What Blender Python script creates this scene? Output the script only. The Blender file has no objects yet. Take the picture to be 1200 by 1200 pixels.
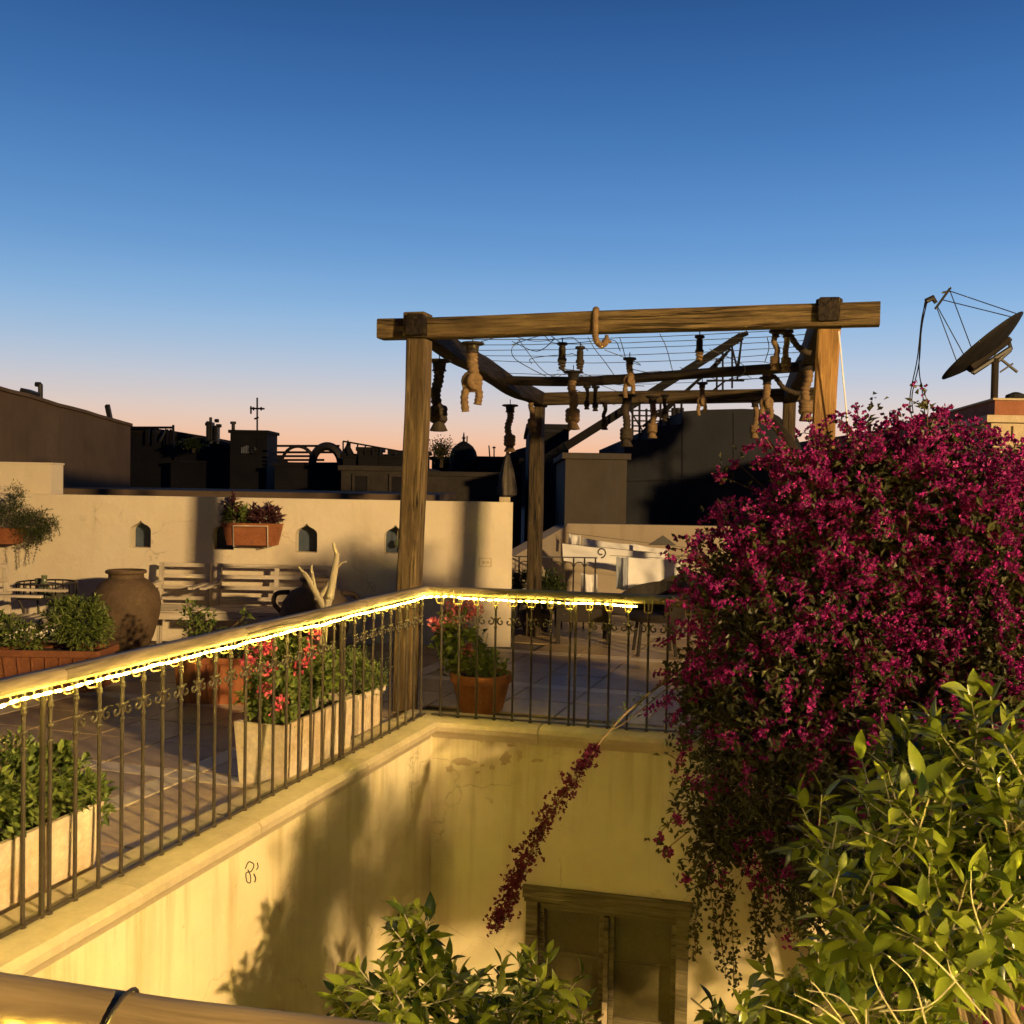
import bpy, bmesh, math, random
from mathutils import Vector, Matrix, Quaternion, noise

random.seed(7)
SC = bpy.context.scene
COL = SC.collection
PI = math.pi
V = Vector

# ------------------------------------------------------------------ camera
EYE = V((0.0, 0.0, 1.55))
FPX = 1200.0
_p, _r = math.radians(-1.38), math.radians(1.0)
_f = V((0, math.cos(_p), math.sin(_p)))
_u = V((0, -math.sin(_p), math.cos(_p)))
CR = V((1, 0, 0)) * math.cos(_r) + _u * math.sin(_r)
CU = _u * math.cos(_r) - V((1, 0, 0)) * math.sin(_r)
cam = bpy.data.cameras.new('camera')
cam.sensor_width = 36; cam.lens = 36
cam.clip_start = 0.05; cam.clip_end = 3000
camo = bpy.data.objects.new('camera', cam)
COL.objects.link(camo)
m = Matrix((CR, CU, -_f)).transposed().to_4x4()
m.translation = EYE
camo.matrix_world = m
SC.camera = camo

# ------------------------------------------------------------------ sky, after sunset
world = bpy.data.worlds.new('World'); SC.world = world; world.use_nodes = True
wn, wl = world.node_tree.nodes, world.node_tree.links
wn.clear()
wo = wn.new('ShaderNodeOutputWorld'); bg = wn.new('ShaderNodeBackground')
sky = wn.new('ShaderNodeTexSky'); sky.sky_type = 'NISHITA'
sky.sun_disc = False
sky.sun_elevation = math.radians(-3.2)
sky.sun_rotation = math.radians(8)
sky.altitude = 600; sky.air_density = 1.0; sky.dust_density = 1.6; sky.ozone_density = 6.0
# dusk colours by height above the horizon, warmer towards the afterglow, laid over the physical sky
def s2l(c): return tuple(((x / 255 + .055) / 1.055) ** 2.4 if x > 10 else x / 255 / 12.92 for x in c) + (1,)
geo_ = wn.new('ShaderNodeTexCoord'); sep = wn.new('ShaderNodeSeparateXYZ')
wl.new(geo_.outputs['Generated'], sep.inputs[0])
def skyramp(stops):
    r = wn.new('ShaderNodeValToRGB'); e_ = r.color_ramp.elements; r.color_ramp.interpolation = 'B_SPLINE'
    while len(e_) < len(stops): e_.new(.5)
    for k, (p_, c_) in enumerate(stops): e_[k].position = p_; e_[k].color = s2l(c_)
    wl.new(sep.outputs['Z'], r.inputs[0]); return r.outputs[0]
glow = skyramp([(0, (244, 164, 118)), (.02, (250, 180, 136)), (.04, (248, 196, 160)), (.06, (236, 206, 188)), (.08, (218, 208, 206)), (.105, (194, 204, 220)), (.135, (166, 196, 227)), (.17, (138, 182, 226)), (.22, (106, 158, 215)), (.295, (76, 129, 193)), (.365, (57, 106, 169)), (.43, (43, 87, 147)), (.6, (19, 40, 74)), (1, (8, 18, 36))])
away = skyramp([(0, (40, 42, 54)), (.05, (44, 46, 62)), (.12, (42, 48, 70)), (.22, (36, 50, 80)), (.36, (28, 50, 92)), (.6, (16, 34, 64)), (1, (8, 18, 36))])
az = wn.new('ShaderNodeMapRange'); az.interpolation_type = 'SMOOTHSTEP'
az.inputs[1].default_value = -.35; az.inputs[2].default_value = .75
wl.new(sep.outputs['Y'], az.inputs[0])
mx_ = wn.new('ShaderNodeMix'); mx_.data_type = 'RGBA'
wl.new(az.outputs[0], mx_.inputs[0]); wl.new(away, mx_.inputs[6]); wl.new(glow, mx_.inputs[7])
# thin high streaks of cloud near the horizon
mp_ = wn.new('ShaderNodeMapping'); mp_.inputs['Scale'].default_value = (1.6, 1.6, 22)
nt_ = wn.new('ShaderNodeTexNoise'); nt_.inputs['Scale'].default_value = 1.7; nt_.inputs['Detail'].default_value = 5
wl.new(geo_.outputs['Generated'], mp_.inputs[0]); wl.new(mp_.outputs[0], nt_.inputs['Vector'])
cl_ = wn.new('ShaderNodeValToRGB'); cl_.color_ramp.elements[0].position = .42; cl_.color_ramp.elements[0].color = (.985, .98, .985, 1)
cl_.color_ramp.elements[1].position = .66; cl_.color_ramp.elements[1].color = (1.0, 1.0, 1.0, 1)
wl.new(nt_.outputs[0], cl_.inputs[0])
mu_ = wn.new('ShaderNodeMix'); mu_.data_type = 'RGBA'; mu_.blend_type = 'MULTIPLY'; mu_.inputs[0].default_value = 1.0
wl.new(mx_.outputs[2], mu_.inputs[6]); wl.new(cl_.outputs[0], mu_.inputs[7])
xr_ = wn.new('ShaderNodeMapRange'); xr_.inputs[1].default_value = -.5; xr_.inputs[2].default_value = .5; wl.new(sep.outputs['X'], xr_.inputs[0])
xc_ = wn.new('ShaderNodeValToRGB'); xc_.color_ramp.elements[0].color = (.96, .95, .93, 1); xc_.color_ramp.elements[1].color = (1.0, 1.0, 1.0, 1); wl.new(xr_.outputs[0], xc_.inputs[0])
mv_ = wn.new('ShaderNodeMix'); mv_.data_type = 'RGBA'; mv_.blend_type = 'MULTIPLY'; mv_.inputs[0].default_value = 1.0
wl.new(mu_.outputs[2], mv_.inputs[6]); wl.new(xc_.outputs[0], mv_.inputs[7]); mu_ = mv_
bg2 = wn.new('ShaderNodeBackground'); wl.new(mu_.outputs[2], bg2.inputs[0]); bg2.inputs[1].default_value = 1.0
wl.new(sky.outputs[0], bg.inputs[0]); bg.inputs[1].default_value = 0.02
ad_ = wn.new('ShaderNodeAddShader'); wl.new(bg.outputs[0], ad_.inputs[0]); wl.new(bg2.outputs[0], ad_.inputs[1])
wl.new(ad_.outputs[0], wo.inputs[0])

vs = SC.view_settings
vs.view_transform = 'Standard'; vs.look = 'None'; vs.exposure = 0.0; vs.gamma = 1.0
vs.use_curve_mapping = False
SC.render.engine = 'CYCLES'
SC.cycles.use_denoising = True
SC.cycles.max_bounces = 6; SC.cycles.diffuse_bounces = 3; SC.cycles.glossy_bounces = 2
SC.cycles.transmission_bounces = 4; SC.cycles.transparent_max_bounces = 6
SC.cycles.sample_clamp_indirect = 6.0

LAMP_POS = V((9.8, -6.4, 4.45))
LAMP_POWER = 23000.0
LAMP_COL = (1.0, 0.66, 0.29)
LED_COL = (1.0, 0.75, 0.12)
LED_STRENGTH = 80.0

# ------------------------------------------------------------------ picture measurements -> places
def ray(px, py):
    return _f + CR * ((px - 600) / FPX) + CU * ((600 - py) / FPX)
def At(px, py, d):
    r = ray(px, py); return EYE + r * (d / r.y)
def On(px, py, z=0.0):
    r = ray(px, py); return EYE + r * ((z - EYE.z) / r.z)
def OnV(px, py, p0, d):
    "intersection with the vertical plane through p0 along d: (distance along d, height, point)"
    r = ray(px, py); n = V((-d.y, d.x, 0))
    t = (V(p0) - EYE).dot(n) / r.dot(n)
    q = EYE + r * t
    return (q - V(p0)).dot(d), q.z, q
def flat(v): return V((v.x, v.y, 0))

# ------------------------------------------------------------------ materials
def newmat(name):
    mt = bpy.data.materials.new(name); mt.use_nodes = True
    n, l = mt.node_tree.nodes, mt.node_tree.links
    n.clear()
    out = n.new('ShaderNodeOutputMaterial'); b = n.new('ShaderNodeBsdfPrincipled')
    l.new(b.outputs[0], out.inputs[0])
    at = n.new('ShaderNodeAttribute'); at.attribute_name = 'loc'
    oi = n.new('ShaderNodeObjectInfo')
    ad = n.new('ShaderNodeVectorMath'); ad.operation = 'ADD'
    ml = n.new('ShaderNodeMath'); ml.operation = 'MULTIPLY'; ml.inputs[1].default_value = 37.0
    l.new(oi.outputs['Random'], ml.inputs[0])
    l.new(at.outputs['Vector'], ad.inputs[0]); l.new(ml.outputs[0], ad.inputs[1])
    return mt, n, l, b, ad.outputs[0], oi
def c4(c): return (c[0], c[1], c[2], 1)
def nz(n, l, vec, scale, detail=4, rough=.6, stretch=None):
    if stretch:
        mp = n.new('ShaderNodeMapping'); mp.inputs['Scale'].default_value = stretch
        l.new(vec, mp.inputs[0]); vec = mp.outputs[0]
    t = n.new('ShaderNodeTexNoise'); t.inputs['Scale'].default_value = scale
    t.inputs['Detail'].default_value = detail; t.inputs['Roughness'].default_value = rough
    l.new(vec, t.inputs['Vector'])
    return t.outputs[0]
def ramp(n, l, fac, stops):
    r = n.new('ShaderNodeValToRGB'); e = r.color_ramp.elements
    while len(e) < len(stops): e.new(.5)
    for k, (p, c) in enumerate(stops):
        e[k].position = p; e[k].color = c4(c) if not isinstance(c, (int, float)) else (c, c, c, 1)
    l.new(fac, r.inputs[0]); return r.outputs[0]
def mixc(n, l, fac, a, b, mode='MIX'):
    x = n.new('ShaderNodeMix'); x.data_type = 'RGBA'; x.blend_type = mode
    for s, val in ((x.inputs[0], fac), (x.inputs[6], a), (x.inputs[7], b)):
        if hasattr(val, 'links'): l.new(val, s)
        elif isinstance(val, (int, float)): s.default_value = val
        else: s.default_value = c4(val)
    return x.outputs[2]
def bump(n, l, b, h, strength, dist=.01):
    x = n.new('ShaderNodeBump'); x.inputs['Strength'].default_value = strength
    x.inputs['Distance'].default_value = dist
    l.new(h, x.inputs['Height']); l.new(x.outputs[0], b.inputs['Normal'])
def rough_mat(name, ca, cb, scale=3., rough=.8, bs=.3, bscale=40., bd=.004, fine=.25, spec=.3, metal=0., objvar=0.):
    "two-tone weathered surface with large and small mottling and fine relief"
    mt, n, l, b, vec, oi = newmat(name)
    big = nz(n, l, vec, scale, 5, .62)
    col = ramp(n, l, big, [(.33, ca), (.68, cb)])
    sm = nz(n, l, vec, scale * 9, 3, .7)
    g = ramp(n, l, sm, [(.25, 1 - fine), (.75, 1 + fine * .3)])
    col = mixc(n, l, 1.0, col, g, 'MULTIPLY')
    if objvar:
        v = n.new('ShaderNodeMapRange'); v.inputs[3].default_value = 1 - objvar; v.inputs[4].default_value = 1 + objvar * .4
        l.new(oi.outputs['Random'], v.inputs[0])
        col = mixc(n, l, 1.0, col, v.outputs[0], 'MULTIPLY')
    l.new(col, b.inputs['Base Color'])
    b.inputs['Roughness'].default_value = rough
    b.inputs['Specular IOR Level'].default_value = spec
    b.inputs['Metallic'].default_value = metal
    if bs:
        bump(n, l, b, nz(n, l, vec, bscale, 4, .7), bs, bd)
    return mt
def wood_mat(name, ca, cb, cc, rough=.75, bs=.6, spec=.25, cracks=.85):
    mt, n, l, b, vec, oi = newmat(name)
    g = nz(n, l, vec, 1.0, 6, .65, (2.6, 32, 32)); n[-1].inputs['Distortion'].default_value = .7
    col = ramp(n, l, g, [(.3, ca), (.52, cb), (.72, cc)])
    blot = nz(n, l, vec, 2.2, 3, .6, (1, 2.5, 2.5))
    col = mixc(n, l, 1.0, col, ramp(n, l, blot, [(.3, .62), (.65, 1.05)]), 'MULTIPLY')
    l.new(col, b.inputs['Base Color']); b.inputs['Roughness'].default_value = rough
    b.inputs['Specular IOR Level'].default_value = spec
    ck = nz(n, l, vec, 1.0, 3, .55, (.55, 15, 15))
    ckm = ramp(n, l, ck, [(.475, 0.0), (.497, 1.0), (.503, 1.0), (.525, 0.0)])
    gate = nz(n, l, vec, 1.3, 2, .5)
    ckm = mixc(n, l, 1.0, ckm, ramp(n, l, gate, [(.42, 0.0), (.55, cracks)]), 'MULTIPLY')
    col = mixc(n, l, ckm, col, [x * .25 for x in ca]); l.new(col, b.inputs['Base Color'])
    hh = n.new('ShaderNodeMath'); hh.operation = 'SUBTRACT'; l.new(g, hh.inputs[0]); l.new(ckm, hh.inputs[1])
    bump(n, l, b, hh.outputs[0], bs, .012)
    return mt
def leaf_mat(name, ca, cb, rough=.45, trans=.25, spec=.4, tcol=None):
    mt, n, l, b, vec, oi = newmat(name)
    geo = n.new('ShaderNodeNewGeometry')
    sm = n.new('ShaderNodeMath'); sm.operation = 'ADD'
    l.new(geo.outputs['Random Per Island'], sm.inputs[0]); l.new(oi.outputs['Random'], sm.inputs[1])
    fr = n.new('ShaderNodeMath'); fr.operation = 'FRACT'; l.new(sm.outputs[0], fr.inputs[0])
    col = ramp(n, l, fr.outputs[0], [(.0, ca), (.7, cb), (1., [x * 1.35 for x in cb])])
    l.new(col, b.inputs['Base Color']); b.inputs['Roughness'].default_value = rough
    b.inputs['Specular IOR Level'].default_value = spec
    tr = n.new('ShaderNodeBsdfTranslucent')
    l.new(mixc(n, l, 1.0, col, tcol or (1.3, 1.25, .5), 'MULTIPLY'), tr.inputs[0])
    mx = n.new('ShaderNodeMixShader'); mx.inputs[0].default_value = trans
    l.new(b.outputs[0], mx.inputs[1]); l.new(tr.outputs[0], mx.inputs[2])
    out = [x for x in n if x.type == 'OUTPUT_MATERIAL'][0]
    l.new(mx.outputs[0], out.inputs[0])
    return mt
def glow_mat(name, col, strength):
    mt, n, l, b, vec, oi = newmat(name)
    b.inputs['Base Color'].default_value = (.8, .75, .6, 1)
    b.inputs['Emission Color'].default_value = c4(col)
    sp = n.new('ShaderNodeSeparateXYZ'); l.new(vec, sp.inputs[0])
    wv = n.new('ShaderNodeMath'); wv.operation = 'SINE'; k_ = n.new('ShaderNodeMath'); k_.operation = 'MULTIPLY'; k_.inputs[1].default_value = 2 * PI / .05
    l.new(sp.outputs[0], k_.inputs[0]); l.new(k_.outputs[0], wv.inputs[0])
    t = nz(n, l, vec, 6.0, 1, .5)
    sm = n.new('ShaderNodeMath'); sm.operation = 'MULTIPLY_ADD'; sm.inputs[1].default_value = .22; l.new(wv.outputs[0], sm.inputs[0]); l.new(t, sm.inputs[2])
    mr = n.new('ShaderNodeMapRange'); mr.inputs[1].default_value = .3; mr.inputs[2].default_value = .75
    mr.inputs[3].default_value = strength * .02; mr.inputs[4].default_value = strength * 2.0
    l.new(sm.outputs[0], mr.inputs[0]); l.new(mr.outputs[0], b.inputs['Emission Strength'])
    return mt

def wall_mat(name, ca, cb, stain, peel=None, drips=.5, ledge=False):
    "lime plaster: broad mottling, rain streaks, hairline cracks and trowel relief"
    mt, n, l, b, vec, oi = newmat(name)
    big = nz(n, l, vec, .9, 6, .6)
    col = ramp(n, l, big, [(.3, ca), (.7, cb)])
    st = nz(n, l, vec, 1.0, 4, .6, (5.5, 5.5, .5))
    col = mixc(n, l, ramp(n, l, st, [(.52, 0.0), (.8, drips)]), col, stain)
    spots = nz(n, l, vec, 26, 3, .8)
    col = mixc(n, l, ramp(n, l, spots, [(.66, 0.0), (.78, .35)]), col, stain)
    if peel:
        pm = nz(n, l, vec, 2.6, 6, .62)
        sx = n.new('ShaderNodeSeparateXYZ'); l.new(vec, sx.inputs[0])
        pf = ramp(n, l, pm, [(.645, 0.0), (.658, .7)])
        col = mixc(n, l, pf, col, peel)
    if ledge:                                  # dirt washed down from under the coping
        a2 = n.new('ShaderNodeAttribute'); a2.attribute_name = 'loc'
        sz = n.new('ShaderNodeSeparateXYZ'); l.new(a2.outputs['Vector'], sz.inputs[0])
        mr = n.new('ShaderNodeMapRange'); mr.inputs[1].default_value = -.75; mr.inputs[2].default_value = -.05
        l.new(sz.outputs[2], mr.inputs[0])
        dn = nz(n, l, vec, 1.0, 5, .65, (9, 9, .7))
        dm = n.new('ShaderNodeMath'); dm.operation = 'MULTIPLY'; l.new(mr.outputs[0], dm.inputs[0]); l.new(ramp(n, l, dn, [(.5, 0.0), (.7, .7)]), dm.inputs[1])
        col = mixc(n, l, dm.outputs[0], col, stain)
    cr = n.new('ShaderNodeTexVoronoi'); cr.feature = 'DISTANCE_TO_EDGE'; cr.inputs['Scale'].default_value = .8
    wv = n.new('ShaderNodeVectorMath'); wv.operation = 'ADD'
    nt = n.new('ShaderNodeTexNoise'); nt.inputs['Scale'].default_value = 2.4; nt.inputs['Detail'].default_value = 5
    l.new(vec, nt.inputs['Vector']); l.new(vec, wv.inputs[0]); l.new(nt.outputs[1], wv.inputs[1])
    l.new(wv.outputs[0], cr.inputs['Vector'])
    ck = ramp(n, l, cr.outputs[0], [(.0, .45), (.006, 0.0)])
    ckm = nz(n, l, vec, 1.7, 2, .5)
    ck = mixc(n, l, 1.0, ck, ramp(n, l, ckm, [(.5, 0.0), (.6, 1.0)]), 'MULTIPLY')
    col = mixc(n, l, ck, col, [x * .45 for x in stain])
    l.new(col, b.inputs['Base Color']); b.inputs['Roughness'].default_value = .9
    b.inputs['Specular IOR Level'].default_value = .2
    h1 = nz(n, l, vec, 7, 8, .62)
    bump(n, l, b, h1, .35, .02)
    return mt

MAT = {}
MAT['plaster'] = wall_mat('plaster', (.66, .56, .41), (.78, .69, .53), (.46, .37, .25), drips=.45)
MAT['court'] = wall_mat('court_plaster', (.57, .485, .29), (.72, .64, .42), (.36, .28, .12), peel=(.52, .43, .24), drips=.6, ledge=True)
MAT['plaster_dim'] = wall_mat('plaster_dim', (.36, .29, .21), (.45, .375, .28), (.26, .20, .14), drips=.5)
MAT['mud'] = wall_mat('mud_plaster', (.10, .070, .047), (.165, .115, .077), (.055, .040, .028), drips=.35)
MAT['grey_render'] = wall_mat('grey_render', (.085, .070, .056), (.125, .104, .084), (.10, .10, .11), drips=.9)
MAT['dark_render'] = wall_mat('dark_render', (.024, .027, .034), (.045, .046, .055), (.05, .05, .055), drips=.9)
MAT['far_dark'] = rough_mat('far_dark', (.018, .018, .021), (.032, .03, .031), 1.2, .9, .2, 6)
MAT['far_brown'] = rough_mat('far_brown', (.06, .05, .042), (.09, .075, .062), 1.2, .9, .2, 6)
MAT['bare_plaster'] = rough_mat('bare_plaster', (.40, .30, .17), (.52, .41, .26), 12, .95, .6, 60)
MAT['coping'] = rough_mat('coping_stone', (.46, .38, .24), (.57, .48, .32), 2.5, .65, .2, 40, fine=.14, objvar=.08)
MAT['tile'] = rough_mat('tile_beige', (.36, .255, .13), (.48, .35, .19), 3.5, .42, .12, 50, .002, fine=.2, spec=.45, objvar=.28)
MAT['tile_white'] = rough_mat('tile_white', (.58, .47, .30), (.70, .58, .39), 3.5, .4, .12, 50, .002, fine=.15, spec=.45, objvar=.15)
MAT['mortar'] = rough_mat('mortar', (.15, .12, .09), (.21, .17, .13), 4, .9, .4, 60)
MAT['earth'] = rough_mat('dark_earth', (.05, .045, .04), (.08, .07, .06), .3, .95, .3, 5)
MAT['wood'] = wood_mat('weathered_beam', (.04, .027, .013), (.145, .098, .044), (.28, .20, .092), bs=1.0)
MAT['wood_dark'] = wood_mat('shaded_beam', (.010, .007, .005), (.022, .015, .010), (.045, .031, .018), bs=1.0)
MAT['rear_wood'] = wood_mat('rear_beam', (.03, .02, .011), (.085, .06, .03), (.16, .115, .058), bs=1.0)
MAT['wood_orange'] = wood_mat('pine_post', (.14, .075, .027), (.32, .18, .062), (.43, .26, .10))
MAT['rail_wood'] = wood_mat('rail_wood', (.15, .115, .06), (.31, .245, .135), (.43, .35, .21), .6, .7)
MAT['near_rail'] = wood_mat('near_rail', (.24, .175, .085), (.34, .255, .125), (.41, .31, .16), .6, .25, cracks=.12)
MAT['dark_wood'] = wood_mat('dark_wood', (.016, .012, .009), (.03, .022, .016), (.055, .04, .027))
MAT['dish'] = rough_mat('dish_metal', (.012, .011, .011), (.022, .02, .019), 8, .7, .1, 40, spec=.2)
MAT['door_wood'] = wood_mat('door_wood', (.095, .078, .038), (.18, .15, .075), (.26, .215, .115), .7, .5)
MAT['bench'] = wood_mat('bench_paint', (.56, .47, .35), (.68, .59, .46), (.74, .66, .53), .55, .2)
MAT['bark'] = wood_mat('bark', (.13, .09, .05), (.24, .17, .09), (.36, .27, .15), .9, .8)
MAT['pale_bark'] = wood_mat('pale_bark', (.32, .27, .16), (.46, .40, .26), (.56, .50, .34), .8, .5)
MAT['iron'] = rough_mat('iron', (.035, .026, .016), (.06, .046, .028), 20, .45, .3, 90, .001, spec=.5)
MAT['black_iron'] = rough_mat('black_iron', (.02, .018, .016), (.035, .03, .026), 20, .5, .2, 90, .001, spec=.5)
MAT['brass_clip'] = rough_mat('brass_clip', (.42, .33, .13), (.55, .45, .20), 20, .4, .2, 90, .001, spec=.5)
MAT['terracotta'] = rough_mat('terracotta', (.27, .085, .03), (.38, .14, .055), 6, .75, .3, 70, .002, fine=.3)
MAT['terracotta_shaded'] = rough_mat('terracotta_shaded', (.17, .06, .025), (.25, .095, .04), 6, .8, .3, 70, .002, fine=.35)  # terracotta with shade put into the colour, for the wide left trough
MAT['marble'] = rough_mat('travertine', (.46, .34, .20), (.72, .62, .46), 3.5, .65, .4, 30, .004, fine=.3)
MAT['clay'] = rough_mat('brown_clay', (.10, .064, .036), (.16, .105, .06), 4, .8, .4, 22, .006, fine=.3)
MAT['clay_dark'] = rough_mat('dark_clay', (.06, .042, .03), (.10, .07, .048), 4, .8, .4, 22, .006)
MAT['rope'] = rough_mat('rope', (.15, .09, .045), (.25, .165, .085), 30, .9, .8, 120, .004)
MAT['rope_dark'] = rough_mat('rope_dark', (.03, .022, .017), (.06, .045, .03), 30, .9, .8, 120, .004)
MAT['wire'] = rough_mat('wire', (.03, .03, .03), (.05, .045, .04), 30, .5, 0)
MAT['cloth'] = rough_mat('white_cloth', (.76, .74, .72), (.84, .82, .80), 6, .9, .25, 160, .001, fine=.06)
MAT['cloth_blue'] = rough_mat('grey_cloth', (.30, .32, .36), (.38, .40, .45), 6, .9, .25, 160, .001, fine=.06)
MAT['parasol'] = rough_mat('parasol_cloth', (.10, .085, .065), (.15, .125, .10), 6, .9, .25, 60, .002)
MAT['wicker'] = rough_mat('wicker', (.014, .010, .008), (.03, .022, .015), 60, .6, .9, 140, .006)
MAT['niche_back'] = rough_mat('blue_board', (.05, .07, .10), (.085, .11, .15), 8, .7, .2, 30)
MAT['glass'] = rough_mat('dusty_glass', (.075, .062, .022), (.12, .10, .038), 5, .5, .05, 9, .002, spec=.6)
MAT['green_glass'] = rough_mat('green_glass', (.10, .13, .07), (.16, .18, .10), 9, .15, 0, spec=.6)
MAT['brick_red'] = rough_mat('brick_red', (.26, .10, .05), (.36, .15, .08), 5, .85, .4, 40)
MAT['cream_trim'] = rough_mat('cream_trim', (.46, .37, .24), (.58, .48, .33), 6, .8, .3, 40)
MAT['soil'] = rough_mat('soil', (.03, .022, .015), (.06, .045, .03), 20, .95, .9, 60, .01)
MAT['ink'] = rough_mat('ink', (.02, .02, .015), (.04, .035, .025), 20, .8, 0)
MAT['led'] = glow_mat('led', LED_COL, LED_STRENGTH)
MAT['led_court_fill'] = glow_mat('led_court_fill', LED_COL, LED_STRENGTH * 8.0)  # stronger glow for the unseen extra rope, added to brighten the courtyard
MAT['leaf_citrus'] = leaf_mat('leaf_citrus', (.015, .036, .005), (.20, .24, .028), .24, .25, .6)
MAT['leaf_green'] = leaf_mat('leaf_green', (.05, .085, .016), (.16, .20, .045), .5, .25)
MAT['leaf_dark'] = leaf_mat('leaf_dark', (.022, .036, .010), (.055, .07, .02), .5, .2)
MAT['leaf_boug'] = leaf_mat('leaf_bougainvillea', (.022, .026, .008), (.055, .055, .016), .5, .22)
MAT['bract'] = leaf_mat('bract', (.075, .004, .042), (.33, .017, .185), .5, .3, .3, (1.2, .8, 1.1))
MAT['bract_shade'] = leaf_mat('bract_shaded', (.045, .007, .014), (.12, .013, .04), .6, .25, .2, (1.2, .8, 1.1))  # bract colour darkened to put the shade on the hanging cane into it
MAT['petal'] = leaf_mat('petal', (.72, .14, .17), (.88, .32, .32), .5, .25, .3, (1.2, 1, 1))
MAT['petal_red'] = leaf_mat('petal_red', (.52, .045, .10), (.76, .15, .20), .5, .25, .3, (1.2, 1, 1))
MAT['daisy'] = leaf_mat('daisy', (.65, .6, .5), (.8, .76, .66), .6, .2, .3, (1, 1, 1))
MAT['purple_leaf'] = leaf_mat('purple_leaf', (.045, .015, .022), (.09, .03, .035), .5, .2)

# ------------------------------------------------------------------ mesh builder (world coordinates, moved to the root's base on build)
class MB:
    def __init__(s):
        s.v, s.f, s.l = [], [], []
    def add(s, vs, fs, ls=None):
        k = len(s.v)
        s.v.extend(V(a) for a in vs); s.l.extend((V(a) for a in (ls or vs)))
        s.f.extend(tuple(k + i for i in f) for f in fs)
        return s
    def obox(s, c, ax, ay, az, sx, sy, sz, chamfer=0.0, taper=1.0):
        "box at centre c, axes ax ay az, full sizes; taper scales the top (+az) in x and y"
        c = V(c); vs, ls = [], []
        h = (sx / 2, sy / 2, sz / 2)
        if chamfer <= 0:
            pts = [(i, j, k) for k in (-1, 1) for j in (-1, 1) for i in (-1, 1)]
            for i, j, k in pts:
                t = taper if k > 0 else 1
                p = (i * h[0] * t, j * h[1] * t, k * h[2])
                vs.append(c + ax * p[0] + ay * p[1] + az * p[2]); ls.append(V(p))
            return s.add(vs, [(0, 2, 3, 1), (4, 5, 7, 6), (0, 1, 5, 4), (2, 6, 7, 3), (0, 4, 6, 2), (1, 3, 7, 5)], ls)
        bm = bmesh.new(); bmesh.ops.create_cube(bm, size=1)
        for a in bm.verts:
            t = taper if a.co.z > 0 else 1
            a.co = V((a.co.x * sx * t, a.co.y * sy * t, a.co.z * sz))
        bmesh.ops.bevel(bm, geom=bm.edges[:], offset=chamfer, segments=2, profile=.6, affect='EDGES')
        bm.verts.index_update()
        for a in bm.verts:
            p = a.co.copy(); vs.append(c + ax * p.x + ay * p.y + az * p.z); ls.append(p)
        fs = [tuple(q.index for q in f.verts) for f in bm.faces]
        bm.free()
        return s.add(vs, fs, ls)
    def box(s, x0, x1, y0, y1, z0, z1, chamfer=0.0, taper=1.0):
        return s.obox(((x0 + x1) / 2, (y0 + y1) / 2, (z0 + z1) / 2), V((1, 0, 0)), V((0, 1, 0)), V((0, 0, 1)), abs(x1 - x0), abs(y1 - y0), abs(z1 - z0), chamfer, taper)
    def beam(s, a, b, w, h, chamfer=.006, up=V((0, 0, 1)), n=1, wob=0.0, seed=0):
        "timber from a to b with its grain along the local x axis; wob makes it slightly crooked"
        a, b = V(a), V(b); ax = (b - a).normalized(); ay = up.cross(ax).normalized(); az = ax.cross(ay)
        if n <= 1 and not wob:
            return s.obox((a + b) / 2, ax, ay, az, (b - a).length, w, h, chamfer)
        L = (b - a).length; ch = chamfer; ring = []
        sec = [(-w/2+ch, -h/2), (w/2-ch, -h/2), (w/2, -h/2+ch), (w/2, h/2-ch), (w/2-ch, h/2), (-w/2+ch, h/2), (-w/2, h/2-ch), (-w/2, -h/2+ch)]
        vs, ls, fs = [], [], []
        for i in range(n + 1):
            t = i / n
            o = V((noise.noise(V((t * 3, seed, 1.3))), noise.noise(V((t * 3, seed, 7.7))), 0)) * wob
            for q, (y, z) in enumerate(sec):
                e = 1 + noise.noise(V((t * 9, q * 1.7, seed))) * (wob * 3)
                yy, zz = y * e + o.x, z * e + o.y
                vs.append(a + ax * (t * L) + ay * yy + az * zz); ls.append(V((t * L, yy, zz)))
        for i in range(n):
            for q in range(8):
                r = (q + 1) % 8
                fs.append((i*8+q, i*8+r, i*8+8+r, i*8+8+q))
        fs.append(tuple(range(7, -1, -1))); fs.append(tuple(n*8+q for q in range(8)))
        return s.add(vs, fs, ls)
    def tube(s, pts, r, seg=8, cap=True, flat_=1.0):
        pts = [V(p) for p in pts]; n = len(pts)
        rs = r if isinstance(r, (list, tuple)) else [r] * n
        vs, ls, fs = [], [], []
        prev = None; L = 0
        for i, p in enumerate(pts):
            d = (pts[min(i + 1, n - 1)] - pts[max(i - 1, 0)])
            d = d.normalized() if d.length > 1e-9 else V((0, 0, 1))
            if prev is None:
                a = d.orthogonal().normalized()
            else:
                a = prev - d * prev.dot(d)
                a = a.normalized() if a.length > 1e-6 else d.orthogonal().normalized()
            prev = a; b = d.cross(a)
            if i: L += (p - pts[i - 1]).length
            for k in range(seg):
                t = 2 * PI * k / seg
                q = a * (math.cos(t) * rs[i]) + b * (math.sin(t) * rs[i] * flat_)
                vs.append(p + q); ls.append(V((L, math.cos(t) * rs[i], math.sin(t) * rs[i])))
        for i in range(n - 1):
            for k in range(seg):
                j = (k + 1) % seg
                fs.append((i*seg+k, i*seg+j, i*seg+seg+j, i*seg+seg+k))
        if cap:
            fs.append(tuple(range(seg - 1, -1, -1))); fs.append(tuple((n-1)*seg+k for k in range(seg)))
        return s.add(vs, fs, ls)
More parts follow.
